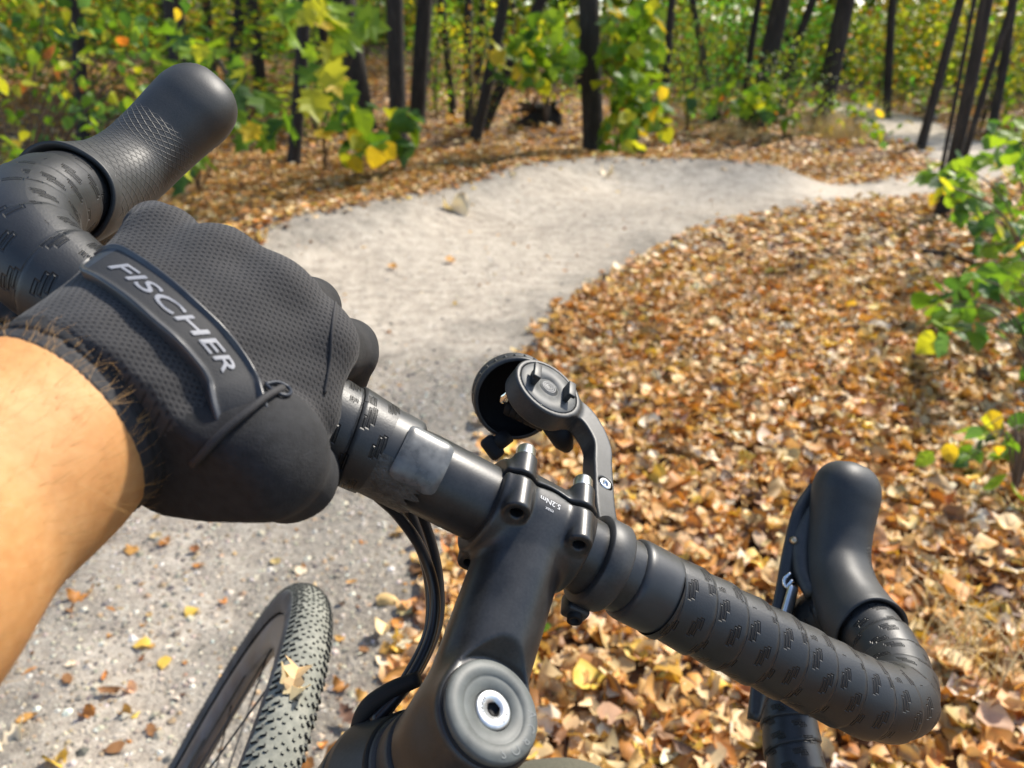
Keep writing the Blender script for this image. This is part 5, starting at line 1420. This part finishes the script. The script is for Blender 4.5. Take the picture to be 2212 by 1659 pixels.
# lettering bent along the strap
tv, tf = text_mesh('FISCHER', 1.0, 0, .25, 4)
tv = tv - tv.min(0); tv = tv / tv.max(0).clip(1e-6)
def strap_pt(u, v, lift):
    x = u * (NL - 1); a = np.clip(x.astype(int), 0, NL - 2); f = (x - a)[:, None]
    c = C[a] * (1 - f) + C[a + 1] * f; s = SDV[a] * (1 - f) + SDV[a + 1] * f; n = NV[a] * (1 - f) + NV[a + 1] * f
    return c + s * (v * SW)[:, None] + n * (strap_h(v, u) + bend * v * v + lift)[:, None]
# thicken strokes: two offset copies make the lettering bold
parts = []
for du, dv in ((0, 0), (.003, 0), (.0, .03)):
    parts.append((strap_pt(.115 + .66 * tv[:, 0] + du, -.27 + .56 * tv[:, 1] + dv, .00025 + .00004 * len(parts)), tf))
Vt, Ft = merge(parts)
pp('strap_lettering', Vt, Ft, plain('silver_print', (.26, .26, .275), .5), GL, smooth=False, label='silver FISCHER lettering on the wrist strap')
# piping where the thumb panel meets the back, and the small oval loop
def cord(pxs, r, mat, name, lift=.0006, n=30):
    P = spline(np.array(pxs, float), n); Q = np.array([on_glove(*p, lift)[0] for p in P])
    for _ in range(3): Q[1:-1] = .25 * Q[:-2] + .5 * Q[1:-1] + .25 * Q[2:]
    V, F = tube(Q, r, 8); pp(name, V, F, mat, GL)
M_PIPE = plain('glove_piping', (.022, .021, .022), .8, bscale=1200, bstr=.4, bdist=.0003)
cord([(425, 995), (455, 968), (495, 932), (535, 900), (575, 866), (606, 850)], .0012, M_PIPE, 'panel_piping', .0018)
cord([(572, 836), (596, 829), (620, 842), (627, 858), (610, 860), (586, 849), (573, 838)], .0006, plain('loop_blue_black', (.012, .018, .03), .5), 'pull_loop', .001, 24)
cord([(724, 655), (716, 720), (712, 780), (700, 850)], .0007, M_PIPE, 'finger_seam', .0001)

# ---- forearm: one continuous skin surface
WR = W0 + ARMDIR * -.006
FA = [(WR, .0270), (W0 + ARMDIR * .03, .0305), (W0 + ARMDIR * .085, .0420), (W0 + ARMDIR * .15, .0470), (W0 + ARMDIR * .215, .0430), (W0 + ARMDIR * .265, .0385)]
ELB = FA[-1][0]; SHO = ELB + np.array([-.03, .02, -.30])
def arm_body(P):
    d = np.full(len(P), 1e3)
    for (a, ra), (b, rb) in zip(FA[:-1], FA[1:]): d = smin(d, cone(P, a, b, ra, rb), .012)
    d = smin(d, cone(P, ELB, SHO, .040, .050), .02)
    return d
AV, AF = surfnet(arm_body, np.min([WR, ELB, SHO], 0) - .07, np.max([WR, ELB, SHO], 0) + .07, .0045)
def skin_mat():
    m, nt, b = new_mat('tanned_skin')
    f = noise(nt, 28, 5); g = noise(nt, 260, 4); k = noise(nt, 9, 3)
    nt.links.new(ramp(nt, f * .5 + g * .25 + k * .25, [(.32, (.37, .15, .042)), (.52, (.49, .235, .078)), (.7, (.60, .335, .14))]), b.inputs['Base Color'])
    b.inputs['Roughness'].default_value = .68
    b.inputs['Subsurface Weight'].default_value = .25; b.inputs['Subsurface Radius'].default_value = (.012, .005, .002); b.inputs['Subsurface Scale'].default_value = .5
    bump(nt, b, g, .25, .0006)
    return m
BODY = pp('body', cam2w(AV), AF, skin_mat(), label='bare tanned hairy forearm')
# hairs along the forearm
rg = np.random.default_rng(77); sel = rg.choice(len(AV), 16000)
e = 1e-4; Pn = AV[sel]; Gn = np.stack([(arm_body(Pn + np.eye(3)[k] * e) - arm_body(Pn - np.eye(3)[k] * e)) / (2 * e) for k in range(3)], 1); Gn /= np.linalg.norm(Gn, axis=1)[:, None]
ok = ((Pn - W0) @ ARMDIR > .0) & ((Pn - W0) @ ARMDIR < .16); Pn, Gn = Pn[ok], Gn[ok]
HV, HF = [], []
for k in range(len(Pn)):
    L = rg.uniform(.005, .013); tdir = -ARMDIR + rg.normal(0, .5, 3); tdir -= (tdir @ Gn[k]) * Gn[k]; tdir /= np.linalg.norm(tdir)
    sdv = np.cross(tdir, Gn[k]) * .00004; a0 = Pn[k]; a1 = a0 + Gn[k] * L * .35 + tdir * L * .45; a2 = a0 + Gn[k] * L * .42 + tdir * L
    o = len(HV); HV += [a0 - sdv, a0 + sdv, a1 - sdv * .8, a1 + sdv * .8, a2]; HF += [[o, o + 1, o + 3, o + 2], [o + 2, o + 3, o + 4]]
pp('arm_hair', cam2w(np.array(HV)), HF, plain('arm_hair', (.50, .28, .09), .4), BODY, kind='stuff')
# ---- cuff of the glove: two ribbed bands round the wrist
def cuff(a0, a1, rr, rnd, tilt=0):
    def f(P):
        q = P - W0; t = q @ ARMDIR; rad = np.linalg.norm(q - t[:, None] * ARMDIR, axis=1)
        c = (a0 + a1) / 2; h = (a1 - a0) / 2
        x = rad - rr(t) + .0004 * np.sin(t * 2600); y = np.abs(t - c) - h
        return smax(smax(x, y, rnd), -(rad - rr(t) + .0035), .001)
    return f
V, F = surfnet(cuff(-.004, .0125, lambda t: .0325 + 0 * t, .0025), W0 - .045, W0 + .045, .0016)
pp('cuff', cam2w(V), F, M_BLKF, GL)
V, F = surfnet(cuff(.0105, .0185, lambda t: .0318 + 0 * t, .0025), W0 - .05, W0 + .05, .0014)
pp('cuff_edge', cam2w(V), F, M_PIPE, GL)

# ---- right leg in olive trousers, shoe on the ground
K0 = cam2w(px2cam(1205, 1640, .46)) + np.array([0.0, .0, -.120]); HIP = np.array([.17, -.30, .80]); ANK = np.array([.16, .22, .10])
def leg(P):
    d = smin(cone(P, HIP, K0, .095, .074), cone(P, K0, ANK, .070, .056), .03)
    return d + .0015 * np.sin(P[:, 2] * 90 + P[:, 0] * 60) * np.sin(P[:, 1] * 70)
V, F = surfnet(leg, np.min([HIP, K0, ANK], 0) - .12, np.max([HIP, K0, ANK], 0) + .12, .008)
M_OLIVE = plain('olive_trouser_fabric', (.085, .08, .055), .92, nscale=900, namp=.4, bscale=1100, bstr=.6, bdist=.0008)
pp('trouser_leg', V, F, M_OLIVE, label='olive grey trouser knee')
def shoe(P):
    a = ANK + [0, -.04, -.055]; b = ANK + [0.02, .17, -.065]
    return smax(smin(cone(P, a, b, .045, .036), cone(P, a, ANK + [0, 0, .01], .045, .045), .03), .012 - P[:, 2], .005)
V, F = surfnet(shoe, ANK - .2, ANK + .25, .006)
pp('shoe', V, F, M_DARK)
